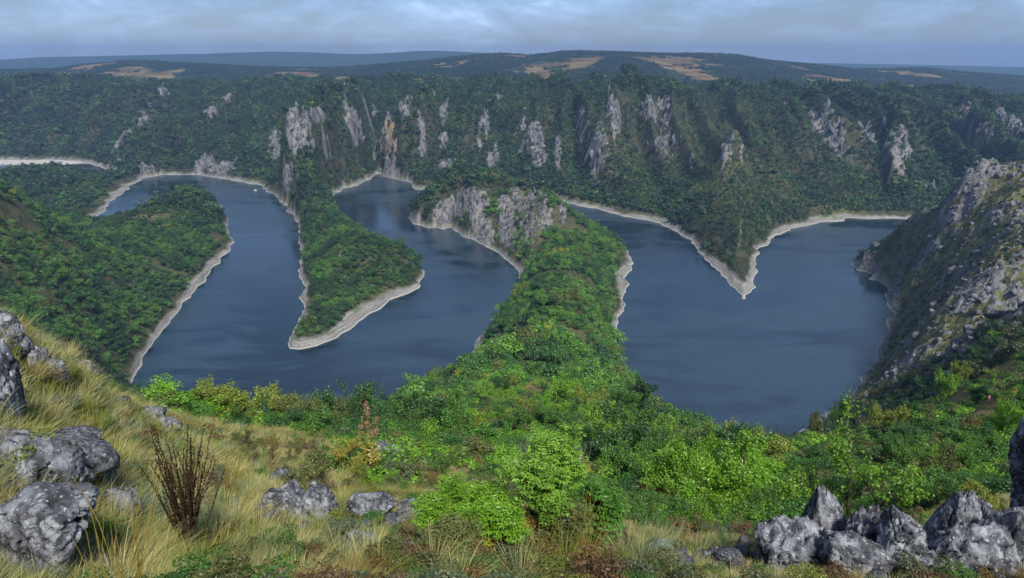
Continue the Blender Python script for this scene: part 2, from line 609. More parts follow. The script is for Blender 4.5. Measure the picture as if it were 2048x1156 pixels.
def terrain(x, y, detail=True):
    """height and rock cover of the land at (x, y)"""
    x = np.asarray(x, float)
    y = np.asarray(y, float)
    r = np.hypot(x, y)
    z = np.zeros_like(x)
    rock = np.zeros_like(x)
    ochre = np.zeros_like(x)
    s = np.full_like(x, 900.0)
    mid = (r > 240) & (r < 2700)
    if mid.any():
        s[mid] = signed_distance(x[mid], y[mid])
        wig = fbm(x[mid] / 34, y[mid] / 34, 3, 3) * 5.0 * np.clip(r[mid] / 900, 0.4, 1.5)
        s[mid] += wig * (1 - sstep(60, 200, np.abs(s[mid])))
    far = r > 300
    if far.any():
        xf, yf, sf = x[far], y[far], s[far]
        zb = shore_profile(xf, yf, sf)
        m = (np.hypot(xf, yf) < 2600)
        ratio = np.ones_like(zb)
        ratio[m] = crest_ratio(xf[m], yf[m])
        zb = zb * ratio
        # the rock tower at the root of the first peninsula: a narrow crest running back to the plateau
        tw = (xf > -620) & (xf < -150) & (yf > 1180) & (yf < 1700)
        if tw.any():
            tx, ty = xf[tw] + fbm(xf[tw] / 40, yf[tw] / 40, 3, 15) * 9, yf[tw]
            cx = np.interp(ty, TOWER[:, 1], TOWER[:, 0])
            cz = np.interp(ty, TOWER[:, 1], TOWER[:, 2])
            lat = tx - cx
            wd = np.where(lat < 0, 42.0, 62.0)
            tz = cz * np.exp(-np.abs(lat / wd) ** 3) * sstep(0, 26, sf[tw])
            zb[tw] = np.maximum(zb[tw], tz)
        zp = plateau(xf, yf)
        zb = np.where(zb > zp - 15, np.minimum(zb, zp - 15 + 25 * np.tanh((zb - zp + 15) / 25)), zb)
        # gullies and spurs down the canyon walls
        a = np.arctan2(xf, yf)
        hh = np.clip(zb / 215.0, 0, 1)
        wall = 4 * hh * (1 - hh) * sstep(950, 1250, yf) * (1 - sstep(2000, 2500, yf))
        g = ridged((a + 0.0006 * a * (np.hypot(xf, yf) - 1500)) * 15 + fbm(xf / 300, yf / 300, 2, 9) * 0.35, np.hypot(xf, yf) / 1500, 3, 8)
        zb = zb + wall * (g - 0.55) * 84
        zb = zb + (sstep(0, 60, sf)) * fbm(xf / 60, yf / 60, 4, 12) * 4.0 * (1 - sstep(2600, 4000, yf))
        z[far] = zb
    near = r < 520
    if near.any():
        zn = near_height(x[near], y[near])
        sn = s[near]
        cap = 1.5 * np.maximum(sn, 0) + 2
        zn = np.where(sn > 400, zn, -np.log(np.exp(-np.clip(zn, -50, 400) / 14) + np.exp(-cap / 14)) * 14 + 0)
        zn = np.where(sn > 0, np.minimum(zn, cap), 0)
        w = 1 - sstep(340, 500, r[near])
        z[near] = z[near] * (1 - w) + zn * w
    if detail:
        # craggy ground of the right hand hill
        crag = sstep(0.36, 0.62, np.arctan2(x, y) + 0.0 * r) * sstep(200, 300, r) * (1 - sstep(850, 950, r)) * sstep(3, 20, s)
        if (crag > 0.01).any():
            c = crag > 0.01
            xx, yy = x[c], y[c]
            st = (xx * 0.8 - yy * 0.6)
            lo = (xx * 0.6 + yy * 0.8)
            wx = fbm(xx / 30, yy / 30, 2, 34) * 14
            n = ridged((st + wx) / 40, (lo - wx) / 75, 4, 31, 0.6) + 0.30 * fbm(xx / 12, yy / 12, 3, 33)
            n2 = ridged((st - wx) / 8, (lo + wx) / 12, 4, 36, 0.65)
            z[c] += crag[c] * ((n - 0.6) * 9 + (n2 - 0.55) * 4.0)
            cov = 0.34 * n + 0.66 * n2 + 0.26 * fbm(xx / 55, yy / 55, 3, 37) + 0.22 * fbm(xx / 5, yy / 5, 3, 38)
            rock[c] = np.maximum(rock[c], crag[c] * sstep(0.60, 0.80, cov))
        for P, amp, wl, wr in RIBS:
            lo, hi = P.min(0) - 3 * wr, P.max(0) + 3 * wr
            q = (x > lo[0]) & (x < hi[0]) & (y > lo[1]) & (y < hi[1])
            if not q.any():
                continue
            xx, yy = x[q], y[q]
            xx = xx + fbm(xx / 25, yy / 25, 3, 41) * 7
            best = np.full(xx.shape, 1e9)
            lat = np.zeros_like(xx)
            for (ax, ay), (bx, by) in zip(P[:-1], P[1:]):
                ex, ey = bx - ax, by - ay
                L = math.hypot(ex, ey)
                t = np.clip(((xx - ax) * ex + (yy - ay) * ey) / L ** 2, 0, 1)
                d = np.hypot(xx - ax - t * ex, yy - ay - t * ey)
                side = np.sign((xx - ax) * ey - (yy - ay) * ex) * (1 if ey > 0 else -1)
                u = d < best
                best = np.where(u, d, best)
                lat = np.where(u, side * d, lat)
            prof = np.where(lat < 0, np.exp(-(lat / wl) ** 2), np.exp(-(lat / wr) ** 2))
            z[q] += amp * prof * sstep(4, 40, s[q])
            face = np.exp(-((lat + wl * 0.75) / (wl * 0.8)) ** 2)
            rock[q] = np.maximum(rock[q], face * 0.9 * sstep(-0.35, 0.35, fbm(xx / 30, yy / 30, 3, 44)))
        for cx, cy, cz, rl, rz_, rd, k, oc in ROCKS:
            R = max(rl, rd) * 2
            q = (np.abs(x - cx) < R) & (np.abs(y - cy) < R)
            if not q.any():
                continue
            d = math.hypot(cx, cy)
            ux, uy = cx / d, cy / d
            dl = (x[q] - cx) * uy - (y[q] - cy) * ux
            dd = (x[q] - cx) * ux + (y[q] - cy) * uy
            n = fbm(x[q] / (0.5 * rl + 6), y[q] / (0.5 * rl + 6), 3, 47)
            e = (dl / rl) ** 2 + ((z[q] - cz) / rz_) ** 2 + (dd / rd) ** 2 + n * 0.75
            br = ridged(dl / 9, z[q] / 14 + dd / 40, 3, 48, 0.6)
            f = k * (1 - sstep(0.5, 1.3, e)) * sstep(0.30, 0.62, br + 0.12)
            rock[q] = np.maximum(rock[q], f)
            ochre[q] = np.maximum(ochre[q], f * oc)
        k = rock > 0.03
        if k.any():
            sc = np.clip(r[k] / 900, 0.4, 1.6)
            n = ridged(x[k] / (9 * sc), y[k] / (16 * sc), 4, 51, 0.6)
            z[k] += sstep(0.2, 0.7, rock[k]) * (n - 0.55) * 7 * sc * sstep(2, 14, s[k])
        # ground relief close by
        q = r < 260
        if q.any():
            rr = r[q]
            z[q] += fbm(x[q] / 1.3, y[q] / 1.3, 3, 61) * 0.10 * np.clip(rr / 6, 0.2, 2)
            z[q] += fbm(x[q] / 7, y[q] / 7, 3, 62) * 0.014 * np.clip(rr, 2, 60)
    # drawdown shore and lake bed
    z = np.where(s > 0, np.maximum(z, np.minimum(s * 0.55, 3.0)), np.maximum(s * 0.45, -9.0))
    return z, rock, ochre, s


def ray_hit(u, v, y0=320.0, y1=2600.0, n=500):
    ys = np.exp(np.linspace(math.log(y0), math.log(y1), n))
    x0, yy0, z0 = unproj(u, v, Y=1000.0)
    xs, zs = ys * x0 / 1000.0, CAM_H + (z0 - CAM_H) * ys / 1000.0
    zt = terrain(xs, ys, detail=False)[0]
    k = np.argmax(zt > zs)
    return (xs[k], ys[k], zt[k]) if zt[k] > zs[k] else None


def hits(pts):
    """where several sight lines meet the bare terrain (one evaluation for all)"""
    n = 420
    ys = np.exp(np.linspace(math.log(320.0), math.log(2600.0), n))
    X, Z = [], []
    for u, v in pts:
        x0, _, z0 = unproj(u, v, Y=1000.0)
        X.append(ys * x0 / 1000.0)
        Z.append(CAM_H + (z0 - CAM_H) * ys / 1000.0)
    X, Z = np.array(X), np.array(Z)
    YY = np.repeat(ys[None], len(pts), 0)
    zt = terrain(X.ravel(), YY.ravel(), detail=False)[0].reshape(X.shape)
    out = []
    for i in range(len(pts)):
        h = zt[i] > Z[i]
        k = int(np.argmax(h))
        out.append((X[i, k], ys[k], zt[i, k]) if h[k] else None)
    return out


RIB_PX = [([(735, 235), (752, 285), (762, 335)], 26, 9, 45), ([(868, 188), (850, 240), (843, 290), (852, 320)], 26, 9, 55),
          ([(985, 225), (968, 262), (966, 300)], 16, 9, 45), ([(1085, 180), (1062, 240), (1050, 305)], 20, 12, 50),
          ([(1168, 160), (1160, 230), (1180, 290), (1196, 340)], 26, 10, 60), ([(1244, 165), (1226, 235), (1221, 290)], 30, 10, 50),
          ([(1456, 292), (1446, 345)], 18, 10, 30), ([(1612, 215), (1655, 262), (1712, 330)], 16, 12, 50),
          ([(1786, 262), (1774, 310), (1774, 358)], 40, 8, 60), ([(1922, 220), (1942, 262), (1962, 300)], 28, 10, 45),
          ([(700, 205), (704, 262)], 18, 12, 40), ([(1330, 200), (1345, 245)], 10, 14, 40), ([(330, 180), (322, 205)], 12, 8, 30),
          ([(240, 300), (300, 250), (345, 200)], 16, 25, 40), ([(430, 250), (470, 200)], 12, 25, 40)]
ROCK_PX = [(706, 239, 16, 14, 1), (718, 256, 18, 10, 1), (715, 282, 25, 10, .9), (775, 287, 18, 42, 1, 1), (784, 345, 22, 15, 1), (749, 225, 6, 8, .8),
           (808, 221, 14, 14, .75), (818, 204, 8, 5, .6), (867, 197, 4, 14, .8), (848, 284, 6, 24, .9), (886, 235, 12, 25, .6), (888, 287, 12, 15, .6),
           (895, 336, 18, 12, .6), (997, 197, 7, 7, .8), (974, 256, 6, 25, .7), (981, 322, 8, 12, .8), (993, 308, 6, 20, .7), (1071, 284, 18, 28, .9),
           (1081, 322, 18, 12, .9), (1116, 305, 8, 35, .9), (1164, 239, 5, 25, .6), (1199, 305, 18, 50, .55), (1242, 183, 5, 18, .9),
           (1230, 256, 11, 45, 1), (1299, 214, 25, 25, .6), (1330, 211, 10, 14, .9), (1337, 304, 45, 25, .4), (1452, 311, 12, 28, .8),
           (1383, 325, 6, 15, .6), (1483, 308, 5, 15, .6), (1569, 208, 15, 5, .5), (1642, 242, 18, 22, .7), (1670, 273, 22, 20, .8),
           (1729, 273, 18, 28, .8), (1767, 260, 8, 12, .7), (1794, 329, 20, 60, 1), (1857, 381, 12, 12, .7), (1933, 239, 14, 20, .9, .5),
           (1967, 277, 16, 25, .9, .5), (1998, 246, 12, 28, .7), (2026, 263, 15, 30, .6), (588, 221, 8, 12, 1), (556, 310, 14, 70, 1), (588, 262, 16, 40, .9), (575, 350, 14, 30, .8),
           (612, 263, 12, 36, .7), (637, 232, 16, 16, .8), (656, 322, 6, 22, .9), (408, 332, 28, 14, .8), (450, 339, 25, 10, .8),
           (239, 318, 4, 8, .8), (294, 342, 14, 8, .8), (955, 425, 15, 38, .9), (1014, 446, 19, 45, .8), (1000, 418, 8, 12, .7), (1093, 432, 11, 32, .9),
           (884, 442, 20, 14, 1), (829, 440, 16, 10, 1), (1125, 421, 8, 20, .7), (1022, 480, 12, 14, .7), (974, 466, 16, 20, .8), (958, 715, 12, 40, 1),
           (991, 698, 18, 14, .7), (1740, 535, 30, 14, 1), (1785, 600, 12, 40, 1), (1945, 370, 22, 55, 1), (1765, 700, 10, 40, .9),
           (1050, 402, 56, 20, .5), (940, 405, 46, 22, .58), (905, 432, 30, 16, .8), (1060, 440, 30, 40, .5), (680, 497, 4, 10, 1), (1480, 470, 5, 40, .4)]


def world_features():
    n = 0
    allp = [p for R in RIB_PX for p in R[0]] + [(q[0], q[1]) for q in ROCK_PX]
    H = hits(allp)
    i = 0
    for pts, amp, wl, wr in RIB_PX:
        P = [h for h in H[i:i + len(pts)] if h]
        i += len(pts)
        if len(P) > 1:
            RIBS.append((np.array([p[:2] for p in P]), amp, wl, wr))
    for q in ROCK_PX:
        h = H[i]
        i += 1
        if h:
            m = h[1] / FPX * 1.03
            ROCKS.append((h[0], h[1], h[2], q[2] * m, q[3] * m * 1.1 + 2, 25 + 2.2 * q[3] * m, q[4], q[5] if len(q) > 5 else 0.12))


world_features()
# ---------------------------------------------------------------- materials of the setting
def ground_material():
    t = NT("ground_cover")
    P = t.pos()
    sepz = t.new("ShaderNodeSeparateXYZ")
    t.put(sepz.inputs[0], P)
    z, yy = sepz.outputs[2], sepz.outputs[1]
    rock, ochre, field, wild = t.attr("rock"), t.attr("ochre"), t.attr("field"), t.attr("dry")
    n_big = t.noise(P, 0.012, 5, 0.6)
    n_mid = t.noise(P, 0.07, 5, 0.6)
    n_fin = t.noise(P, 0.55, 4, 0.6)
    scrub = t.mix(t.step(n_mid, 0.38, 0.62), (0.024, 0.036, 0.020), (0.060, 0.062, 0.038))
    scrub = t.mix(t.math('MULTIPLY', t.step(n_fin, 0.45, 0.7), 0.35), scrub, (0.105, 0.095, 0.068))
    dry = t.mix(t.step(n_fin, 0.35, 0.65), (0.085, 0.095, 0.036), (0.18, 0.175, 0.085))
    col = t.mix(t.math('MULTIPLY', wild, t.step(n_mid, 0.30, 0.55)), scrub, dry)
    # fields and woods on the rolling land far off
    fcol = t.mix(t.step(n_big, 0.4, 0.6), (0.15, 0.105, 0.055), (0.21, 0.16, 0.08))
    fcol = t.mix(t.step(t.noise(P, 0.004, 3, 0.5), 0.55, 0.64), fcol, (0.17, 0.085, 0.05))
    col = t.mix(field, col, fcol)
    # limestone
    str_ = t.mapping(P, (0.16, 0.16, 0.018))
    streak = t.noise(str_, 1.0, 6, 0.65)
    rcol = t.mix(t.step(streak, 0.36, 0.58), (0.050, 0.056, 0.068), (0.19, 0.20, 0.225))
    rcol = t.mix(t.math('MULTIPLY', t.step(t.noise(P, 0.25, 4, 0.6), 0.48, 0.66), 0.55), rcol, (0.16, 0.145, 0.11))
    rcol = t.mix(t.math('MULTIPLY', ochre, t.step(streak, 0.4, 0.6)), rcol, (0.47, 0.33, 0.17))
    edge = t.math('ADD', rock, t.math('MULTIPLY', t.math('SUBTRACT', t.noise(P, 0.16, 5, 0.65), 0.5), 0.9))
    edge = t.math('ADD', edge, t.math('MULTIPLY', t.math('SUBTRACT', t.noise(P, 0.8, 4, 0.7), 0.5), 0.55))
    col = t.mix(t.step(edge, 0.42, 0.49), col, rcol)
    # bare shore left by the falling lake
    shore = t.attr("shore")
    lev = t.noise(t.mapping(P, (0.02, 0.02, 1.1)), 1.0, 3, 0.6)
    bcol = t.mix(t.step(lev, 0.35, 0.65), (0.155, 0.155, 0.152), (0.285, 0.285, 0.285))
    bcol = t.mix(t.step(t.noise(P, 0.45, 4, 0.65), 0.50, 0.68), bcol, (0.105, 0.102, 0.096))
    bcol = t.mix(t.math('MULTIPLY', t.step(t.noise(P, 0.05, 4, 0.6), 0.56, 0.66), t.step(z, 2.0, 5.0)), bcol, (0.12, 0.16, 0.055))
    bcol = t.mix(t.step(z, 1.0, 0.25), bcol, (0.36, 0.36, 0.355))  # pale waterline rim: a bright edge glow painted into the shore colour
    col = t.mix(shore, col, bcol)
    bmp = t.bump(t.math('ADD', t.noise(P, 0.35, 6, 0.7), t.math('MULTIPLY', streak, t.math('MULTIPLY', rock, 2.0))), 0.55, 2.2)
    t.principled(col, 0.92, 0.12, bmp)
    return t.m


def near_ground_material():
    t = NT("hillside_turf")
    P = t.pos()
    rock, shore = t.attr("rock"), t.attr("shore")
    a = t.noise(P, 0.25, 4, 0.6)
    b = t.noise(P, 1.7, 5, 0.65)
    c = t.noise(P, 9.0, 4, 0.65)
    col = t.mix(t.step(b, 0.36, 0.62), (0.105, 0.088, 0.040), (0.25, 0.22, 0.090))
    col = t.mix(t.math('MULTIPLY', t.step(a, 0.44, 0.60), 0.8), col, (0.105, 0.125, 0.035))
    col = t.mix(t.math('MULTIPLY', t.step(c, 0.52, 0.68), 0.8), col, (0.30, 0.25, 0.13))
    col = t.mix(t.math('MULTIPLY', t.step(c, 0.46, 0.34), 0.8), col, (0.045, 0.036, 0.022))
    streak = t.noise(t.mapping(P, (0.3, 0.3, 0.06)), 1.0, 6, 0.65)
    rcol = t.mix(t.step(streak, 0.36, 0.6), (0.11, 0.115, 0.125), (0.40, 0.40, 0.40))
    edge = t.math('ADD', rock, t.math('MULTIPLY', t.math('SUBTRACT', t.noise(P, 0.3, 5, 0.65), 0.5), 0.9))
    col = t.mix(t.step(edge, 0.36, 0.52), col, rcol)
    bcol = t.mix(t.step(t.noise(P, 0.45, 4, 0.65), 0.42, 0.65), (0.48, 0.43, 0.36), (0.2, 0.17, 0.14))
    col = t.mix(shore, col, bcol)
    bmp = t.bump(t.math('ADD', b, t.math('MULTIPLY', c, 0.35)), 0.8, 0.22)
    t.principled(col, 0.95, 0.1, bmp)
    return t.m


def water_material():
    t = NT("lake_water")
    P = t.pos()
    wind = t.noise(t.mapping(P, (0.0035, 0.006, 1), (0, 0, 0.5)), 1.0, 4, 0.55, 0.6)
    wind2 = t.noise(t.mapping(P, (0.012, 0.03, 1), (0, 0, 0.9)), 1.0, 4, 0.6, 0.8)
    rip = t.noise(t.mapping(P, (0.35, 0.22, 1)), 1.0, 4, 0.7)
    rip2 = t.noise(t.mapping(P, (0.09, 0.05, 1), (0, 0, 0.3)), 1.0, 3, 0.6)
    h = t.math('ADD', t.math('MULTIPLY', rip, 1.0), t.math('MULTIPLY', rip2, 1.2))
    calm = t.step(t.math('ADD', t.math('MULTIPLY', wind, 0.62), t.math('MULTIPLY', wind2, 0.38)), 0.43, 0.57)
    n = t.new("ShaderNodeBump")
    t.put(n.inputs["Strength"], t.math('ADD', t.math('MULTIPLY', calm, 0.40), 0.10))
    n.inputs["Distance"].default_value = 1.0
    t.put(n.inputs["Height"], h)
    rough = t.math('ADD', t.math('MULTIPLY', calm, 0.14), 0.06)
    sheen_col = t.mix(calm, (0.007, 0.021, 0.040), (0.021, 0.047, 0.080))  # paler base on wind-ruffled patches: water sheen painted into the colour
    t.principled(sheen_col, rough, 0.5, n.outputs[0], IOR=1.6)
    return t.m


def far_material():
    t = NT("far_woodland")
    P = t.pos()
    n = t.noise(P, 0.02, 5, 0.65)
    col = t.mix(t.step(n, 0.38, 0.62), (0.014, 0.028, 0.020), (0.034, 0.055, 0.026))
    a = t.noise(P, 0.006, 5, 0.6)
    fcol = t.mix(t.step(a, 0.42, 0.58), (0.095, 0.070, 0.038), (0.19, 0.145, 0.072))
    fcol = t.mix(t.step(t.noise(P, 0.004, 3, 0.5), 0.55, 0.62), fcol, (0.15, 0.070, 0.042))
    f = t.math('ADD', t.attr("field"), t.math('MULTIPLY', t.math('SUBTRACT', t.noise(P, 0.012, 5, 0.65), 0.5), 0.9))
    t.principled(t.mix(t.step(f, 0.40, 0.56), col, fcol), 0.95, 0.05)
    return t.m


M_FAR = far_material()
M_GROUND, M_NEAR, M_WATER = ground_material(), near_ground_material(), water_material()

# ---------------------------------------------------------------- the land as sheets on a polar grid
ORG = np.array([0.0, -8.0])


def build_land():
    A = np.radians(np.arange(-50.0, 50.01, 0.14))
    r, R = 6.0, []
    while r < 12500:
        R.append(r)
        r *= 1.0095 if r < 240 else (1.0060 if r < 2300 else 1.013)
    R = np.array(R)
    X = ORG[0] + R[:, None] * np.sin(A)[None]
    Y = ORG[1] + R[:, None] * np.cos(A)[None]
    z, rock, ochre, s = terrain(X.ravel(), Y.ravel())
    nr, na = X.shape
    V = np.stack([X.ravel(), Y.ravel(), z], 1)
    idx = np.arange(nr * na).reshape(nr, na)
    F = np.stack([idx[:-1, :-1].ravel(), idx[:-1, 1:].ravel(), idx[1:, 1:].ravel(), idx[1:, :-1].ravel()], 1)
    keep = (z[F] > -6).any(1)
    F = F[keep]
    x, y = V[:, 0], V[:, 1]
    rr = np.hypot(x, y)
    # cover masks
    lake_y = fbm(x / 45, y / 45, 3, 71)
    sh = 1 - sstep(3.7, 5.6, np.maximum(z, s * 0.42) + lake_y * 2.0 + fbm(x / 140, y / 140, 2, 72) * 2.5)
    sh[(s > 130) | (rr < 240)] = 0
    u = 1024 + FPX * x / np.maximum(y, 50)
    fn = fbm(x / 330, y / 650, 4, 73)
    field = 0.85 * sstep(2700, 3200, y) * (1 - sstep(5200, 6000, y)) * sstep(0.16, 0.5, fn + 0.22 * fbm(x / 90, y / 160, 3, 74) + 0.16 * np.exp(-((u - 950) / 190) ** 2) + 0.10 * np.exp(-((u - 300) / 250) ** 2)
            + 0.05 * np.exp(-((u - 1850) / 200) ** 2) - 0.2 * np.exp(-((u - 1300) / 170) ** 2) * sstep(3700, 4000, y) - 0.12 * np.exp(-((u - 560) / 150) ** 2))
    dry = np.clip(0.25 + fbm(x / 120, y / 120, 3, 75), 0, 1) * (1 - sstep(1100, 1500, y)) * 0.6
    dry = np.maximum(dry, sstep(0.40, 0.55, np.arctan2(x, y)) * (rr < 900) * 0.95)
    fx, fy = x[F].mean(1), y[F].mean(1)
    frr = np.hypot(fx, fy)
    fa = np.degrees(np.arctan2(fx, fy))

    def poly_in(pts):
        P = np.array(pts)
        ins = np.zeros(fx.shape, bool)
        for (ax, ay), (bx, by) in zip(P, np.roll(P, -1, 0)):
            if ay != by:
                ins ^= ((ay > fy) != (by > fy)) & (fx < ax + (fy - ay) * (bx - ax) / (by - ay))
        return ins
    reg = np.zeros(len(F), int)                      # 0 hillside
    reg[(frr > 260)] = 1                             # opposite canyon wall
    west = poly_in([(-1200, 300), (-290, 330), (-290, 560), (-330, 900), (-420, 1130), (-650, 1050), (-1600, 1030)])
    pen1 = poly_in([(-330, 1180), (-420, 1000), (-290, 560), (-150, 540), (-60, 780), (-200, 1000), (-335, 1230)])
    pen2 = poly_in([(-40, 380), (-80, 560), (-25, 790), (-210, 1080), (0, 1200), (160, 960), (200, 850), (140, 600), (105, 420)])
    east = poly_in([(170, 180), (205, 420), (290, 560), (370, 700), (420, 860), (900, 900), (1200, 700), (600, 180)])
    spur = poly_in([(235, 650), (140, 1090), (330, 1150), (345, 900), (270, 650)])
    spit = poly_in([(-1900, 1100), (-800, 1085), (-640, 1090), (-800, 1480), (-905, 1540), (-1100, 1560), (-1900, 1640)])
    reg[west] = 2
    reg[pen1] = 3
    reg[pen2 & (frr > 330)] = 4
    reg[east & (frr > 210)] = 5
    reg[spur] = 6
    reg[spit] = 7
    reg[fy > 2500] = 8
    reg[fy > 6300] = 9
    names = {0: ("hillside", "structure"), 1: ("canyon_wall", "structure"), 2: ("hill", "structure"), 3: ("peninsula", "structure"),
             4: ("peninsula", "structure"), 5: ("rocky_hill", "structure"), 6: ("spur", "structure"), 7: ("spit", "structure"),
             8: ("plateau", "structure"), 9: ("mountains", "structure")}
    for k, (nm, kd) in names.items():
        f = F[reg == k]
        if not len(f):
            continue
        used, inv = np.unique(f, return_inverse=True)
        me = np_mesh(nm, V[used], inv.reshape(f.shape), smooth=True)
        for an, arr in (("rock", rock), ("ochre", ochre), ("field", field), ("dry", dry), ("shore", sh)):
            at = me.attributes.new(an, 'FLOAT', 'POINT')
            at.data.foreach_set("value", arr[used].astype(np.float32))
        me.materials.append(M_NEAR if k == 0 else (M_FAR if k >= 8 else M_GROUND))
        o = bpy.data.objects.new(nm, me)
        COL.objects.link(o)
        tag(o, kind=kd)


build_land()


def build_lake():
    A = np.radians(np.linspace(-52, 52, 60))
    R = np.array([250, 400, 700, 1100, 1600, 2000])
    V = [(r * math.sin(a), r * math.cos(a), 0.0) for r in R for a in A]
    n = len(A)
    F = [(i * n + j, i * n + j + 1, (i + 1) * n + j + 1, (i + 1) * n + j) for i in range(len(R) - 1) for j in range(n - 1)]
    o = mesh_obj("lake_water", V, F, M_WATER)
    tag(o, "calm dark blue lake winding between the peninsulas", kind="structure")


build_lake()


def build_haze():
    t = NT("thin_haze")
    v = t.new("ShaderNodeVolumePrincipled")
    v.inputs["Color"].default_value = (0.34, 0.57, 1.0, 1)
    v.inputs["Density"].default_value = 1.0e-4
    v.inputs["Anisotropy"].default_value = 0.2
    t.l.new(v.outputs[0], t.out.inputs["Volume"])
    a, b, c0, c1, d0, d1 = -14000, 14000, -300, 14000, -12, 470
    V = [(x, y, z) for z in (d0, d1) for x, y in ((a, c0), (b, c0), (b, c1), (a, c1))]
    F = [(3, 2, 1, 0), (4, 5, 6, 7), (0, 1, 5, 4), (1, 2, 6, 5), (2, 3, 7, 6), (3, 0, 4, 7)]
    o = mesh_obj("haze", V, F, t.m)
    tag(o, kind="stuff")


build_haze()
# ---------------------------------------------------------------- foliage
def leaf_material(name, instanced=False, attr_mix=0.0):
    t = NT(name)
    if instanced:
        base = t.attr("tint", 'INSTANCER', 0)
        rnd = t.new("ShaderNodeObjectInfo").outputs["Random"]
    else:
        oi = t.new("ShaderNodeObjectInfo")
        base, rnd = oi.outputs["Color"], oi.outputs["Random"]
    v = t.attr("leafvar", 'GEOMETRY', 2)
    P = t.pos()
    big = t.noise(P, 0.9 if not instanced else 0.10, 2, 0.5)
    f = t.math('ADD', t.math('MULTIPLY', v, 0.75), t.math('MULTIPLY', big, 0.8))
    f = t.math('ADD', f, 0.22)
    col = t.scale_col(base, f)
    # some leaves turn yellow
    col = t.scale_col(col, 1.3 if instanced else 1.6)
    turn = t.math('MULTIPLY', t.step(v, 0.86, 0.97), 0.12 if instanced else 0.45)
    col = t.mix(turn, col, t.mix(0.5, col, (0.30, 0.24, 0.03)))
    d = t.new("ShaderNodeBsdfDiffuse")
    t.put(d.inputs["Color"], col)
    tr = t.new("ShaderNodeBsdfTranslucent")
    t.put(tr.inputs["Color"], col)
    gl = t.new("ShaderNodeBsdfGlossy")
    gl.inputs["Roughness"].default_value = 0.5
    gl.inputs["Color"].default_value = (0.8, 0.85, 0.9, 1)
    m = t.new("ShaderNodeMixShader")
    m.inputs[0].default_value = 0.32
    t.l.new(d.outputs[0], m.inputs[1])
    t.l.new(tr.outputs[0], m.inputs[2])
    m2 = t.new("ShaderNodeMixShader")
    m2.inputs[0].default_value = 0.04
    t.l.new(m.outputs[0], m2.inputs[1])
    t.l.new(gl.outputs[0], m2.inputs[2])
    t.l.new(m2.outputs[0], t.out.inputs["Surface"])
    return t.m


def bark_material(name, c0, c1):
    t = NT(name)
    P = t.obj()
    n = t.noise(t.mapping(P, (9, 9, 2.5)), 1.0, 4, 0.6)
    t.principled(t.mix(t.step(n, 0.35, 0.65), c0, c1), 0.9, 0.1, t.bump(n, 0.5, 0.02))
    return t.m


M_LEAF = leaf_material("foliage")
M_LEAF_I = leaf_material("foliage_far", True)
M_BARK = bark_material("bark_brown", (0.045, 0.036, 0.028), (0.13, 0.105, 0.08))
M_BARK_GREY = bark_material("bark_grey", (0.16, 0.16, 0.165), (0.36, 0.36, 0.37))


def rand_dirs(n, rng):
    v = rng.normal(size=(n, 3))
    return v / np.linalg.norm(v, axis=1, keepdims=True)


def leaf_quads(P, N, size, rng, aspect=0.55, fold=0.0):
    """diamond leaves at P facing N; returns vertices and quads"""
    n = len(P)
    a = np.cross(N, rand_dirs(n, rng))
    a /= np.linalg.norm(a, axis=1, keepdims=True) + 1e-9
    b = np.cross(N, a)
    s = np.asarray(size)[:, None] if np.ndim(size) else size
    V = np.empty((n, 4, 3))
    V[:, 0] = P - a * s * 0.5
    V[:, 1] = P - b * s * aspect * 0.5 + N * s * fold
    V[:, 2] = P + a * s * 0.5
    V[:, 3] = P + b * s * aspect * 0.5 + N * s * fold
    return V.reshape(-1, 3), np.arange(n * 4).reshape(n, 4)


def crown_mesh(name, rng, n, lobes, leaf, flat=0.85, shell=0.55, mat=None, pointed=0.0):
    """an uneven crown in a unit box (height 1, base at 0): leaves spread through several lobes"""
    C = rng.normal(size=(lobes, 3)) * np.array([0.22, 0.22, 0.20])
    C[:, 2] += 0.56
    rr = rng.uniform(0.16, 0.30, lobes)
    if pointed:
        C[:, 2] = np.linspace(0.25, 0.88, lobes)
        w = 1 - pointed * (C[:, 2] - 0.2)
        C[:, :2] *= w[:, None] * 0.8
        rr = 0.27 * w + 0.03
    k = rng.integers(0, lobes, n)
    d = rand_dirs(n, rng)
    d[:, 2] = np.abs(d[:, 2]) * np.where(rng.random(n) < 0.72, 1, -1)
    rad_ = rr[k] * (1 - shell * rng.random(n) ** 1.6) * (1 + 0.22 * np.sin(d[:, 0] * 9 + k) * np.cos(d[:, 1] * 8 + k))
    P = C[k] + d * rad_[:, None] * np.array([1, 1, flat])
    N = d * 0.8 + rand_dirs(n, rng) * 0.75 + np.array([0, 0, 0.35])
    N /= np.linalg.norm(N, axis=1, keepdims=True)
    V, F = leaf_quads(P, N, leaf * rng.uniform(0.6, 1.3, n), rng, 0.75, 0.06)
    V[:, 2] = np.maximum(V[:, 2], 0.02)
    me = np_mesh(name, V, F)
    at = me.attributes.new("leafvar", 'FLOAT', 'FACE')
    at.data.foreach_set("value", rng.random(n).astype(np.float32))
    me.materials.append(mat or M_LEAF_I)
    return me


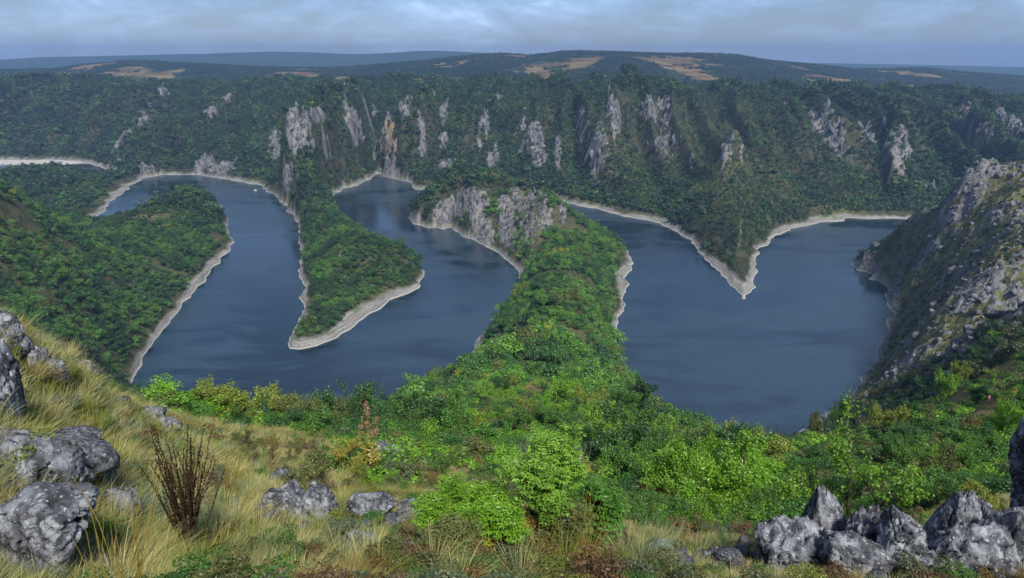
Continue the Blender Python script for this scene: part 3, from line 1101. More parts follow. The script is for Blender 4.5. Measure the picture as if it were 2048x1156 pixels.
def instancer_group(coll):
    g = bpy.data.node_groups.new("scatter_" + coll.name, 'GeometryNodeTree')
    g.interface.new_socket("Geometry", in_out='INPUT', socket_type='NodeSocketGeometry')
    g.interface.new_socket("Geometry", in_out='OUTPUT', socket_type='NodeSocketGeometry')
    N, L = g.nodes, g.links
    gi, go = N.new("NodeGroupInput"), N.new("NodeGroupOutput")
    ci = N.new("GeometryNodeCollectionInfo")
    ci.inputs["Collection"].default_value = coll
    ci.inputs["Separate Children"].default_value = True
    ci.inputs["Reset Children"].default_value = True
    ip = N.new("GeometryNodeInstanceOnPoints")
    ip.inputs["Pick Instance"].default_value = True

    def named(nm, ty):
        n = N.new("GeometryNodeInputNamedAttribute")
        n.data_type = ty
        n.inputs["Name"].default_value = nm
        return n.outputs["Attribute"]
    L.new(gi.outputs[0], ip.inputs["Points"])
    L.new(ci.outputs[0], ip.inputs["Instance"])
    L.new(named("pick", 'INT'), ip.inputs["Instance Index"])
    L.new(named("rot", 'FLOAT_VECTOR'), ip.inputs["Rotation"])
    L.new(named("scl", 'FLOAT_VECTOR'), ip.inputs["Scale"])
    L.new(ip.outputs[0], go.inputs[0])
    return g


def scatter(name, P, S, R, pick, tint, group, label=None, kind="stuff"):
    me = bpy.data.meshes.new(name)
    P = np.asarray(P, np.float32)
    me.vertices.add(len(P))
    me.vertices.foreach_set("co", P.ravel())
    for nm, ty, arr, key in (("scl", 'FLOAT_VECTOR', S, "vector"), ("rot", 'FLOAT_VECTOR', R, "vector"),
                             ("pick", 'INT', pick, "value"), ("tint", 'FLOAT_COLOR', tint, "color")):
        at = me.attributes.new(nm, ty, 'POINT')
        at.data.foreach_set(key, np.asarray(arr, np.int32 if ty == 'INT' else np.float32).ravel())
    me.update()
    o = bpy.data.objects.new(name, me)
    COL.objects.link(o)
    m = o.modifiers.new("scatter", 'NODES')
    m.node_group = group
    tag(o, label, kind=kind)
    return o


def proto_collection(name, meshes):
    c = bpy.data.collections.new(name)
    for i, me in enumerate(meshes):
        c.objects.link(bpy.data.objects.new(f"{name}_{i:02d}", me))
    return c


_r = np.random.default_rng(21)
FAR_SET = proto_collection("far_crown", [crown_mesh(f"far_crown_{i}", _r, 190, 6, 0.175, 0.8, 0.35) for i in range(5)]
                           + [crown_mesh("far_pine", _r, 110, 6, 0.22, 0.9, 0.4, None, 0.85)])
MID_SET = proto_collection("mid_crown", [crown_mesh(f"mid_crown_{i}", _r, 900, 10, 0.082, 0.85, 0.4) for i in range(6)])
G_FAR, G_MID = instancer_group(FAR_SET), instancer_group(MID_SET)


def jitter_grid(x0, x1, y0, y1, sp, rng):
    nx, ny = int((x1 - x0) / sp), int((y1 - y0) / sp)
    gx, gy = np.meshgrid(np.arange(nx), np.arange(ny))
    gx = gx + 0.5 * (gy % 2)
    x = x0 + (gx.ravel() + rng.uniform(-0.42, 0.42, gx.size)) * sp
    y = y0 + (gy.ravel() + rng.uniform(-0.42, 0.42, gy.size)) * sp
    return x, y


def palette(n, rng, cols, wts, x, y, patch=90.0, jit=0.11):
    """colours picked in patches: neighbours tend to be alike"""
    q = fbm(x / patch, y / patch, 3, 91) * 0.33 + 0.5 + rng.normal(0, 0.16, n)
    q = np.argsort(np.argsort(q)) / max(n, 1)
    cw = np.cumsum(wts) / np.sum(wts)
    k = np.searchsorted(cw, np.clip(q, 0, 0.9999))
    c = np.array(cols)[k] * rng.uniform(1 - jit, 1 + jit, (n, 1)) * rng.uniform(0.93, 1.07, (n, 3))
    return np.concatenate([c, np.ones((n, 1))], 1)


DARK, MIDG, LIGHTG, OLIVE, YEL, RUST = (0.017, 0.045, 0.026), (0.031, 0.083, 0.031), (0.062, 0.140, 0.032), (0.060, 0.080, 0.032), (0.15, 0.15, 0.03), (0.13, 0.065, 0.028)


def plant_woods():
    rng = np.random.default_rng(31)
    view = lambda x, y: (np.abs(np.arctan2(x, y)) < rad(41.5))
    # ---- the far canyon wall and the plateau above it
    x, y = jitter_grid(-2150, 2150, 950, 2480, 5.7, rng)
    q = view(x, y) & (np.hypot(x, y) > 1010)
    x, y = x[q], y[q]
    z, rock, och, s = terrain(x, y)
    ang = np.arctan2(x, y)
    u = 1024 + FPX * x / (y * math.cos(PITCH) + (CAM_H - z) * math.sin(PITCH))
    thin = fbm(x / 70, y / 70, 4, 95)
    scrubby = np.exp(-((u - 1370) / 170) ** 2) * sstep(20, 60, z) * (1 - sstep(150, 200, z)) + 0.5 * np.exp(-((u - 1640) / 150) ** 2) * (1 - sstep(130, 190, z)) + 0.45 * np.exp(-((u - 1100) / 110) ** 2) * sstep(60, 90, z) * (1 - sstep(170, 200, z))
    keep = (s > 7) & (z > 7.5) & (rock < 0.28) & (thin > -0.80 + scrubby * 0.42)
    x, y, z, u, scrubby, s = x[keep], y[keep], z[keep], u[keep], scrubby[keep], s[keep]
    n = len(x)
    top = sstep(175, 200, z)
    h = np.exp(rng.normal(1.90, 0.30, n) + 0.22 * fbm(x / 40, y / 40, 2, 93)) * (1 - 0.5 * np.clip(scrubby, 0, 1)) * (1 + 0.2 * top)
    w = h * rng.uniform(0.95, 1.35, n)
    pick = np.where((top > 0.5) & (rng.random(n) < 0.5), 5, rng.integers(0, 5, n))
    tint = palette(n, rng, [DARK, MIDG, OLIVE, LIGHTG, YEL], [0.40, 0.34, 0.12, 0.135, 0.004], x, y, 70)
    tint[:, :3] *= (1 - 0.22 * top)[:, None]
    scatter("woods", np.stack([x, y, z - 0.6], 1), np.stack([w, w, h], 1), np.stack([rng.uniform(-.1, .1, n), rng.uniform(-.1, .1, n), rng.uniform(0, 6.28, n)], 1),
            pick, tint, G_FAR, "dense dark green wood covering the far canyon wall and rim")
    # ---- woods on the rolling land behind
    x, y = jitter_grid(-3900, 3900, 2400, 4700, 15.0, rng)
    q = view(x, y) & (np.hypot(x, y) > 2450)
    x, y = x[q], y[q]
    fn = fbm(x / 330, y / 650, 4, 73)
    z = terrain(x, y, detail=False)[0]
    u = 1024 + FPX * x / (y * math.cos(PITCH))
    fld = fn + 0.16 * np.exp(-((u - 950) / 190) ** 2) + 0.10 * np.exp(-((u - 300) / 250) ** 2) + 0.05 * np.exp(-((u - 1850) / 200) ** 2) - 0.2 * np.exp(-((u - 1300) / 170) ** 2) * sstep(3700, 4000, y) - 0.12 * np.exp(-((u - 560) / 150) ** 2)
    dense = fbm(x / 140, y / 140, 3, 97)
    keep = ((fld < 0.16) | (y < 2800) | (dense > 0.42)) & (dense > -0.75)
    x, y, z = x[keep], y[keep], z[keep]
    n = len(x)
    h = rng.uniform(8, 14, n)
    w = rng.uniform(13, 22, n)
    tint = palette(n, rng, [DARK, MIDG, OLIVE], [0.6, 0.3, 0.1], x, y, 200)
    tint[:, :3] *= 0.8
    scatter("plateau_woods", np.stack([x, y, z - 2], 1), np.stack([w, w, h], 1), np.stack([np.zeros(n), np.zeros(n), rng.uniform(0, 6.28, n)], 1),
            rng.integers(0, 6, n), tint, G_FAR, "dark woods scattered over the rolling land behind the canyon")
    # ---- middle distance: peninsulas and hills
    x, y = jitter_grid(-950, 800, 150, 1180, 4.2, rng)
    q = view(x, y) & (np.hypot(x, y) > 150) & (np.hypot(x, y) < 1420)
    x, y = x[q], y[q]
    z, rock, och, s = terrain(x, y)
    r = np.hypot(x, y)
    a = np.degrees(np.arctan2(x, y))
    far_wall = (r > 1010) & (y > 950) & ~((x < -620) & (y < 1180))
    keep = (s > 6) & ((z > 6.5) | (s > 17)) & (rock < 0.25) & ~far_wall & (r > np.where(a < -14, 250, 215))
    x, y, z, s, r, a = (v[keep] for v in (x, y, z, s, r, a))
    thin = fbm(x / 42, y / 42, 4, 98)
    fine = fbm(x / 13, y / 13, 2, 99)
    zones = {
        "east": ((a > 19.5) & (r < 930) & (x > 190)),
        "west": (x < -300) & (r < 1010) & (a < -18),
        "neck": (x > -60) & (x < 200) & (r < 990) & (a < 19.5),
    }
    zones["first"] = (x > -460) & (x < -70) & (y > 540) & ~zones["west"] & (y < 1200)
    used = np.zeros(len(x), bool)
    specs = {
        "west": ("hill_woods", "green scrub wood on the near hill beside the lake's first bend", [DARK, MIDG, LIGHTG, OLIVE, YEL], [.30, .36, .26, .075, .005], -0.85),
        "first": ("peninsula_woods", "dense green trees covering the first narrow peninsula", [DARK, MIDG, OLIVE, LIGHTG, YEL], [.30, .37, .12, .205, .005], -0.80),
        "neck": ("ridge_woods", "bright green woods over the ridge of the middle peninsula", [DARK, MIDG, LIGHTG, OLIVE, YEL], [.18, .33, .36, .12, .01], -0.40),
        "east": ("hill_scrub", "scattered bushes and dry scrub among the rocks of the bare hill", [DARK, OLIVE, MIDG, YEL, RUST], [.36, .32, .28, .02, .02], -0.22),
        "rest": ("spit_woods", "scrubby woods on the spur tip and the low far spit", [DARK, MIDG, OLIVE, LIGHTG], [.3, .3, .3, .1], -0.6),
    }
    for key, (nm, lab, cols, wts, th) in specs.items():
        zm = (zones[key] if key != "rest" else ~used) & ~used
        used |= zm
        k = zm & (thin + 0.35 * fine > th)
        if key == "west":       # the top of that hill is open grass with single bushes
            k &= (thin + 0.5 * fine > -0.50 + 0.75 * sstep(85, 140, z))
        if key == "neck":
            k &= (thin + 0.4 * fine > -0.40 + 0.45 * sstep(640, 760, y) * (1 - sstep(30, 60, x - (y - 700) * 0.25)))
        n = int(k.sum())
        X, Y_, Z = x[k], y[k], z[k]
        h = np.exp(rng.normal(1.58, 0.32, n) + 0.25 * fbm(X / 22, Y_ / 22, 2, 94)) * {"east": 0.45, "rest": 0.75}.get(key, 1.0)
        w = h * rng.uniform(0.95, 1.35, n)
        tint = palette(n, rng, cols, wts, X, Y_, 45)
        if key in ("west", "first"):
            tint[:, :3] *= np.array([1.25, 1.3, 1.0])
        if key == "neck":
            tint[:, :3] *= np.array([1.45, 1.55, 0.9])
        scatter(nm, np.stack([X, Y_, Z - 0.4], 1), np.stack([w, w, h], 1), np.stack([rng.uniform(-.12, .12, n), rng.uniform(-.12, .12, n), rng.uniform(0, 6.28, n)], 1),
                rng.integers(0, 6, n), tint, G_MID, lab)


plant_woods()


# ---------------------------------------------------------------- broken limestone standing out of the cliffs and the bare hill
def crag_material():
    t = NT("cliff_stone")
    P = t.pos()
    s = t.noise(t.mapping(P, (0.35, 0.35, 0.07)), 1.0, 6, 0.65)
    c = t.mix(t.step(s, 0.36, 0.60), (0.048, 0.054, 0.068), (0.205, 0.217, 0.245))
    c = t.mix(t.math('MULTIPLY', t.step(t.noise(P, 0.9, 4, 0.65), 0.50, 0.64), 0.6), c, (0.075, 0.080, 0.085))
    t.principled(c, 0.9, 0.12, t.bump(t.noise(P, 1.1, 6, 0.7), 0.8, 0.7))
    return t.m


def crags():
    rng = np.random.default_rng(45)
    m = crag_material()
    meshes = []
    for i in range(7):
        bm = bmesh.new()
        bmesh.ops.create_icosphere(bm, subdivisions=3, radius=1.0)
        D = np.array([v.co for v in bm.verts])
        F = np.array([[v.index for v in f.verts] for f in bm.faces])
        bm.free()
        N = rand_dirs(13, rng)
        q = np.maximum(D @ N.T, 0) / rng.uniform(0.45, 1.0, 13)
        V = D * np.power(np.sum(q ** 24, 1), -1 / 24)[:, None]
        V = V * (1 + 0.16 * fbm(D[:, 0] * 2 + D[:, 2], D[:, 1] * 2 - D[:, 2] * 1.5 + i * 7, 4, i))[:, None]
        V[:, 0] += V[:, 2] * 0.25
        me = np_mesh(f"crag_{i}", V, F)
        me.materials.append(m)
        meshes.append(me)
    g = instancer_group(proto_collection("crag", meshes))
    # on the bare hill
    x, y = jitter_grid(150, 900, 190, 900, 4.2, rng)
    a = np.arctan2(x, y)
    r = np.hypot(x, y)
    k = (a > 0.37) & (a < 0.74) & (r > 225) & (r < 930)
    x, y, r = x[k], y[k], r[k]
    z, rock, oc, s = terrain(x, y)
    k = (s > 3) & (rng.random(len(x)) < 0.22 + 0.55 * sstep(0.1, 0.6, rock))
    X, Y_, Z = x[k], y[k], z[k]
    n = len(X)
    sz = np.exp(rng.normal(0.25, 0.5, n)) * 0.9
    S1 = np.stack([sz * rng.uniform(0.8, 1.6, n), sz * rng.uniform(0.7, 1.2, n), sz * rng.uniform(0.6, 1.5, n)], 1)
    R1 = np.stack([rng.normal(0, .3, n), rng.normal(0.35, .3, n), rng.normal(0.5, 0.7, n)], 1)
    scatter("loose_rocks", np.stack([X, Y_, Z], 1), S1, R1, rng.integers(0, 7, n), np.ones((n, 4)), g, "grey limestone outcrops breaking through the bare hillside")
    # on the cliffs of the canyon wall and the peninsulas
    P = []
    for cx, cy, cz, rl, rz_, rd, kk, o in ROCKS:
        nn = int(np.clip(rl * rz_ / 11, 8, 120))
        P.append(np.stack([cx + rng.normal(0, 0.7, nn) * rl, cy + rng.normal(0, 0.5, nn) * rd], 1))
    P = np.concatenate(P)
    z, rock, oc, s = terrain(P[:, 0], P[:, 1])
    k = (rock > 0.30) & (s > 2)
    P, Z = P[k], z[k]
    n = len(P)
    d = np.hypot(P[:, 0], P[:, 1]) / 1300
    sz = np.exp(rng.normal(0.95, 0.45, n)) * np.clip(d, 0.35, 1.2)
    S2 = np.stack([sz * rng.uniform(0.5, 1.0, n), sz * rng.uniform(0.6, 1.1, n), sz * rng.uniform(1.3, 3.2, n)], 1)
    R2 = np.stack([rng.normal(0, .12, n), rng.normal(0.1, .15, n), rng.uniform(0, 6.28, n)], 1)
    scatter("cliff_rocks", np.stack([P[:, 0], P[:, 1], Z - sz * 0.4], 1), S2, R2, rng.integers(0, 7, n), np.ones((n, 4)), g, "upright grey limestone ribs on the canyon cliffs")


crags()
# ---------------------------------------------------------------- trees and shrubs of the near hillside, one object each
def ground_z(x, y):
    return float(terrain(np.array([float(x)]), np.array([float(y)]))[0][0])


def ground_zs(x, y):
    return terrain(np.asarray(x, float), np.asarray(y, float))[0]


class Tubes:
    def __init__(self):
        self.V, self.F = [], []

    def add(self, P, R, k=5):
        P = np.asarray(P, float)
        n = len(P)
        b = len(self.V)
        for i in range(n):
            t = P[min(i + 1, n - 1)] - P[max(i - 1, 0)]
            t = t / (np.linalg.norm(t) + 1e-9)
            a = np.cross(t, (0.31, 0.87, 0.38))
            a /= np.linalg.norm(a) + 1e-9
            c = np.cross(t, a)
            for j in range(k):
                w = 2 * math.pi * j / k
                self.V.append(P[i] + R[i] * (a * math.cos(w) + c * math.sin(w)))
        for i in range(n - 1):
            for j in range(k):
                self.F.append((b + i * k + j, b + i * k + (j + 1) % k, b + (i + 1) * k + (j + 1) % k, b + (i + 1) * k + j))

    def mesh(self, name, mat):
        me = np_mesh(name, np.array(self.V), np.array(self.F), smooth=True)
        me.materials.append(mat)
        return me


def grow(rng, H, stems, spread, levels=3, lean=(0, 0), kids=6, wob=0.16, up=0.35, thick=0.022):
    """limbs as polylines; returns tubes and the twig tips with their directions"""
    T = Tubes()
    tips = []

    def limb(p, d, L, r, lev):
        n = 5 if lev == 0 else 4
        P, R = [p.copy()], [r]
        for i in range(n):
            d = d + rng.normal(0, wob, 3) + np.array([0, 0, up * 0.3 if lev else 0.06])
            d /= np.linalg.norm(d)
            p = p + d * L / n
            P.append(p.copy())
            R.append(r * (1 - 0.75 * (i + 1) / n))
        T.add(P, R, 6 if lev == 0 else (4 if lev == 1 else 3))
        if lev >= levels - 1:
            for q in (2, 3, n):
                tips.append((P[q], d))
            return
        m = kids if lev == 0 else max(3, kids - 2)
        for j in range(m):
            f = rng.uniform(0.30, 1.0) if lev == 0 else rng.uniform(0.25, 1.0)
            k = min(int(f * n), n - 1)
            q = P[k] + (P[k + 1] - P[k]) * (f * n - k)
            a = rand_dirs(1, rng)[0]
            a[2] = abs(a[2]) * 0.5
            nd = d * (0.55 if lev else 0.45) + a * spread
            nd /= np.linalg.norm(nd)
            limb(q, nd, L * rng.uniform(0.42, 0.62) * (1.15 - 0.35 * f), r * 0.48, lev + 1)
        tips.append((P[-1], d))
    for sidx in range(stems):
        w = 2 * math.pi * (sidx + rng.random() * 0.6) / stems
        d = np.array([math.cos(w) * 0.34 * (stems > 1) + lean[0], math.sin(w) * 0.34 * (stems > 1) + lean[1], 1.0])
        d += rng.normal(0, 0.06, 3)
        d /= np.linalg.norm(d)
        limb(np.array([math.cos(w) * 0.05 * stems, math.sin(w) * 0.05 * stems, -0.25]), d, H * rng.uniform(0.68, 0.85), H * thick, 0)
    return T, tips


def leafy(name, tips, rng, per, rc, leaf, mat, aspect=0.6, low=0.05):
    P = np.array([t[0] for t in tips])
    n = len(P) * per
    C = np.repeat(P, per, 0)
    d = rand_dirs(n, rng)
    Q = C + d * (rc * rng.random(n) ** 0.6)[:, None] * np.array([1, 1, 0.8])
    Q[:, 2] = np.maximum(Q[:, 2], low)
    N = rand_dirs(n, rng) * 0.8 + d * 0.35 + np.array([0, 0, 0.55])
    N /= np.linalg.norm(N, axis=1, keepdims=True)
    V, F = leaf_quads(Q, N, leaf * rng.uniform(0.6, 1.25, n), rng, aspect, 0.10)
    me = np_mesh(name, V, F)
    at = me.attributes.new("leafvar", 'FLOAT', 'FACE')
    cl = np.repeat(rng.uniform(-0.22, 0.22, len(P)), per)
    at.data.foreach_set("value", np.clip(rng.random(n) * 0.9 + cl, 0, 1).astype(np.float32))
    me.materials.append(mat)
    return me


PROTO = {}


def make_protos():
    rng = np.random.default_rng(77)
    spec = {  # height, stems, spread, kids, leaves per twig, cluster radius, leaf size, thickness
        "round": (5.0, 2, 0.95, 7, 26, 0.44, 0.17, 0.020),
        "airy": (5.0, 2, 0.85, 6, 15, 0.33, 0.145, 0.017),
        "upright": (5.0, 1, 0.55, 8, 20, 0.34, 0.15, 0.018),
        "bush": (2.4, 4, 0.95, 5, 15, 0.26, 0.105, 0.014),
    }
    for k, (H, st, sp, kids, per, rc, lf, th) in spec.items():
        PROTO[k] = []
        for i in range({"round": 4, "airy": 3, "upright": 2, "bush": 3}[k]):
            T, tips = grow(rng, H, st if k != "round" else st + i % 2, sp, 3, (rng.uniform(-.1, .1), rng.uniform(-.1, .1)), kids, thick=th)
            cm = leafy(f"{k}_leaves_{i}", tips, rng, per, rc, lf, M_LEAF)
            tm = T.mesh(f"{k}_wood_{i}", M_BARK)
            v = np.empty(len(cm.vertices) * 3, np.float32)
            cm.vertices.foreach_get("co", v)
            v = v.reshape(-1, 3)
            top = float(np.percentile(v[:, 2], 99.5))
            wid = float(np.percentile(np.hypot(v[:, 0], v[:, 1]), 96)) * 2
            PROTO[k].append((tm, cm, top, wid))
    PROTO["bare"] = []
    for i in range(2):
        T, tips = grow(rng, 2.2, 6, 0.6, 4, (0, 0), 5, thick=0.009)
        tm = T.mesh(f"bare_wood_{i}", M_BARK_GREY)
        PROTO["bare"].append((tm, None, 2.2, 1.8))


make_protos()

TINT = {"bright green": (0.098, 0.215, 0.014), "mid green": (0.046, 0.122, 0.017), "dark green": (0.025, 0.074, 0.017), "yellow green": (0.135, 0.172, 0.024),
        "olive green": (0.085, 0.100, 0.030), "rust brown": (0.125, 0.088, 0.026), "golden": (0.21, 0.185, 0.028), "blue green": (0.040, 0.100, 0.045), "pink": (0.33, 0.165, 0.115),
        "grey green": (0.085, 0.115, 0.060)}
TREES = []      # every planted tree: dict with what its label is made of


def plant(kind, x, y, height, width, colour, rng, label=None, zone=None, group=None, name=None, jit=0.10):
    lst = PROTO[kind]
    tm, cm, top, wid = lst[int(rng.integers(0, len(lst)))]
    z = ground_z(x, y)
    nm = name or {"round": "tree", "airy": "tree", "upright": "tree", "bush": "shrub", "bare": "bare_shrub"}[kind]
    e = empty(nm, (x, y, z - 0.05), rng.uniform(0, 6.28))
    e.scale = (width / wid, width / wid, height / top)
    e.rotation_euler = (rng.uniform(-.06, .06), rng.uniform(-.06, .06), rng.uniform(0, 6.28))
    for pn, me in (("trunk" if kind != "bush" else "stem", tm), ("crown" if kind != "bush" else "foliage", cm)):
        if me is None:
            continue
        o = bpy.data.objects.new(pn if kind != "bare" else "branches", me)
        COL.objects.link(o)
        o.parent = e
        c = np.array(TINT[colour]) * rng.uniform(1 - jit, 1 + jit) * rng.uniform(0.94, 1.06, 3)
        o.color = (*c, 1)
    TREES.append(dict(e=e, x=x, y=y, z=z, h=height, w=width, colour=colour, kind=kind, zone=zone, label=label, group=group))
    return e


def by_photo(u, v_top, Y, wpx, kind, colour, label, rng, name=None, cat=None, hmin=0.8, group=None, drop=0.0):
    """a plant whose place was read off the photograph: column, top, distance, width"""
    x, y, zt = unproj(u, v_top, Y=Y)
    zg = ground_z(x, y)
    h = max(zt - zg, hmin)
    e = plant(kind, x, y, h, wpx * Y / FPX * 1.05, colour, rng, label, "hand", group, name)
    tag(e, label, cat or ("shrub" if kind in ("bush", "bare") else "tree"), group)
    return e


RT = np.random.default_rng(404)
HAND = [
    # along the brow of the grassy slope, from left to right
    (318, 782, 30, 105, "bush", "yellow green", "yellow green bush at the edge of the grass slope beside the beige shore"),
    (372, 790, 34, 90, "round", "mid green", "green bushy tree just behind the tall dead seed stalks"),
    (296, 768, 36, 40, "bare", "grey green", "leafless dark twiggy shrub sticking up against the water"),
    (436, 792, 42, 95, "round", "mid green", "rounded green tree on the brow between the dead stalks and the narrow tree"),
    (478, 800, 40, 80, "airy", "bright green", "lighter green loose tree touching the narrow tree on the brow"),
    (522, 778, 33, 55, "upright", "blue green", "narrow upright blue green tree rising above its neighbours on the brow"),
    (568, 793, 40, 75, "airy", "mid green", "thin airy tree seen against the lake beside the narrow tree"),
    (606, 802, 42, 62, "airy", "mid green", "smaller airy tree at the gap where the lake shows on the brow"),
    (655, 836, 36, 75, "bush", "yellow green", "yellowish bush below the large dark crown, behind the golden sapling"),
    (710, 772, 46, 165, "round", "dark green", "broad dark green tree standing highest on the brow behind the pink shrub"),
    (748, 778, 48, 80, "airy", "mid green", "pale topped tree at the shoulder of the broad dark tree"),
    (820, 788, 44, 150, "round", "dark green", "large dark rounded tree filling the middle of the brow"),
    (905, 793, 47, 115, "round", "mid green", "green round tree between the large dark tree and the ridge"),
    (925, 845, 36, 85, "airy", "olive green", "rusty olive tree low in front of the round tree on the brow"),
    (862, 850, 34, 70, "bush", "olive green", "olive bush at the foot of the large dark tree"),
    (965, 815, 46, 90, "airy", "yellow green", "yellow tinged tree where the brow meets the ridge"),
    (733, 812, 26, 66, "airy", "pink", "small tree with salmon pink leaves on the brow"),
    (722, 868, 26, 62, "bush", "rust brown", "purplish brown bush at the foot of the pink leaved tree"),
    (681, 868, 17.5, 105, "airy", "golden", "golden yellow sapling with dark stems on the open grass"),
    (640, 905, 17, 62, "bush", "mid green", "green bush leaning on the golden sapling"),
    (716, 930, 16.5, 60, "bush", "yellow green", "low yellow green bush just right of the golden sapling"),
    (537, 866, 18, 82, "airy", "rust brown", "rust brown sapling with bare lower stems beside the dead stalks"),
    (490, 880, 22, 60, "bush", "olive green", "olive brown bush at the top of the grass slope"),
    (580, 900, 19, 46, "bush", "olive green", "small olive bush between the two brown saplings"),
    (795, 930, 19, 110, "bush", "grey green", "low pale green thicket shrub behind the split rock"),
    (870, 935, 20, 95, "bush", "mid green", "low green shrub behind the leafy sapling cluster"),
    (762, 955, 18, 70, "bush", "mid green", "small green shrub right above the flat topped rock"),
    (845, 893, 27, 85, "bush", "rust brown", "rusty brown low bush under the large dark brow tree"),
    (935, 905, 27, 60, "bush", "rust brown", "small rusty bush on the pale grass near the ridge"),
    (1000, 935, 24, 60, "bush", "olive green", "olive bush on the pale grass behind the leafy sapling"),
    (1090, 842, 24, 85, "bare", "grey green", "leafless silver grey branches above the leafy green sapling"),
    (1150, 850, 26, 60, "bare", "grey green", "thin grey bare branches just behind the sapling top"),
    (1010, 950, 13, 52, "airy", "grey green", "dark stemmed half bare sapling with grey green leaves"),
    # neck of the ridge
    (998, 752, 150, 42, "round", "dark green", "single dark round shrub on the bare crest of the ridge"),
    (1120, 758, 128, 95, "round", "bright green", "large bright green tree on the neck of the ridge"),
    (1175, 772, 120, 80, "round", "yellow green", "yellow green tree beside the large bright tree on the ridge neck"),
    (1290, 752, 150, 85, "round", "dark green", "dark green tree standing against the water at the ridge foot"),
    (1245, 770, 140, 70, "round", "mid green", "green tree next to the dark one against the water at the ridge foot"),
    # gully thicket
    (1345, 888, 24, 190, "round", "bright green", "largest bright green tree in front of the gully thicket"),
    (1440, 880, 30, 130, "round", "bright green", "second large bright tree of the gully, behind the largest one"),
    (1290, 1005, 15, 110, "bush", "mid green", "pale green rounded shrub behind the grass tufts at the gully edge"),
    (1430, 985, 18, 130, "bush", "bright green", "spreading light green shrub between the largest tree and the grey rocks"),
    (1530, 965, 22, 110, "airy", "mid green", "green tree rising behind the pointed rock"),
    (1245, 935, 30, 70, "bush", "blue green", "small blue green shrub beside the leafy sapling"),
    (1235, 975, 20, 60, "bush", "rust brown", "brownish shrub tucked between the sapling and the gully tree"),
    (1755, 828, 21, 260, "airy", "bright green", "very large airy light green tree with yellow flecks behind the grey rocks"),
    (1660, 905, 22, 130, "airy", "mid green", "green tree leaning on the very large airy tree"),
    (1850, 905, 23, 140, "airy", "mid green", "darker green tree on the far side of the very large airy tree"),
    (1965, 958, 13, 95, "bush", "yellow green", "yellowish green bush between the grey rocks and the tall edge rock"),
    (1900, 890, 30, 90, "bush", "olive green", "olive bush behind the yellowish bush near the edge rock"),
    # slope below the rocky hill
    (1908, 748, 135, 62, "round", "bright green", "bright lime green tree on the slope below the rocky hill"),
    (1995, 664, 215, 58, "round", "bright green", "light green tree highest up beside the bare rocks"),
    (2035, 660, 215, 45, "round", "yellow green", "yellow green tree at the picture edge high beside the rocks"),
    (1955, 698, 195, 64, "round", "dark green", "dark tree right below the light green tree by the rocks"),
    (2020, 705, 180, 50, "round", "dark green", "dark green tree under the edge tree beside the rocks"),
    (1925, 725, 170, 40, "round", "yellow green", "small yellow green tree between the lime tree and the dark tree"),
    (1990, 732, 150, 50, "bush", "olive green", "olive bush on the slope beneath the dark trees"),
    (1965, 768, 115, 66, "round", "dark green", "dark tree above the spot where the hiker stands"),
    (2030, 775, 75, 60, "bush", "golden", "golden brown bush on the dry grass above the hiker"),
    (2032, 800, 50, 70, "round", "bright green", "bright green round tree at the picture edge on the dry slope"),
    (1955, 836, 62, 46, "bush", "rust brown", "rust brown bush on the dry slope below the hiker"),
    (1838, 800, 110, 66, "round", "dark green", "dark round tree above the very large airy tree"),
    (1870, 822, 95, 60, "round", "mid green", "mid green round tree next to the dark one above the airy tree"),
    (1690, 792, 190, 40, "round", "mid green", "small tree at the cliff foot where the pale shore ends"),
    (1640, 826, 180, 50, "round", "olive green", "olive tree at the lip of the gully against the water"),
]


HIKER = (76.9, 95.8)       # open ground kept free in front of the person on the slope


def open_ground(x, y, wide=2.4, long=16.0):
    hx, hy = HIKER
    d = math.hypot(hx, hy)
    ux, uy = -hx / d, -hy / d
    t = (x - hx) * ux + (y - hy) * uy
    lat = np.abs((x - hx) * uy - (y - hy) * ux)
    return (t > -1.5) & (t < long) & (lat < wide)


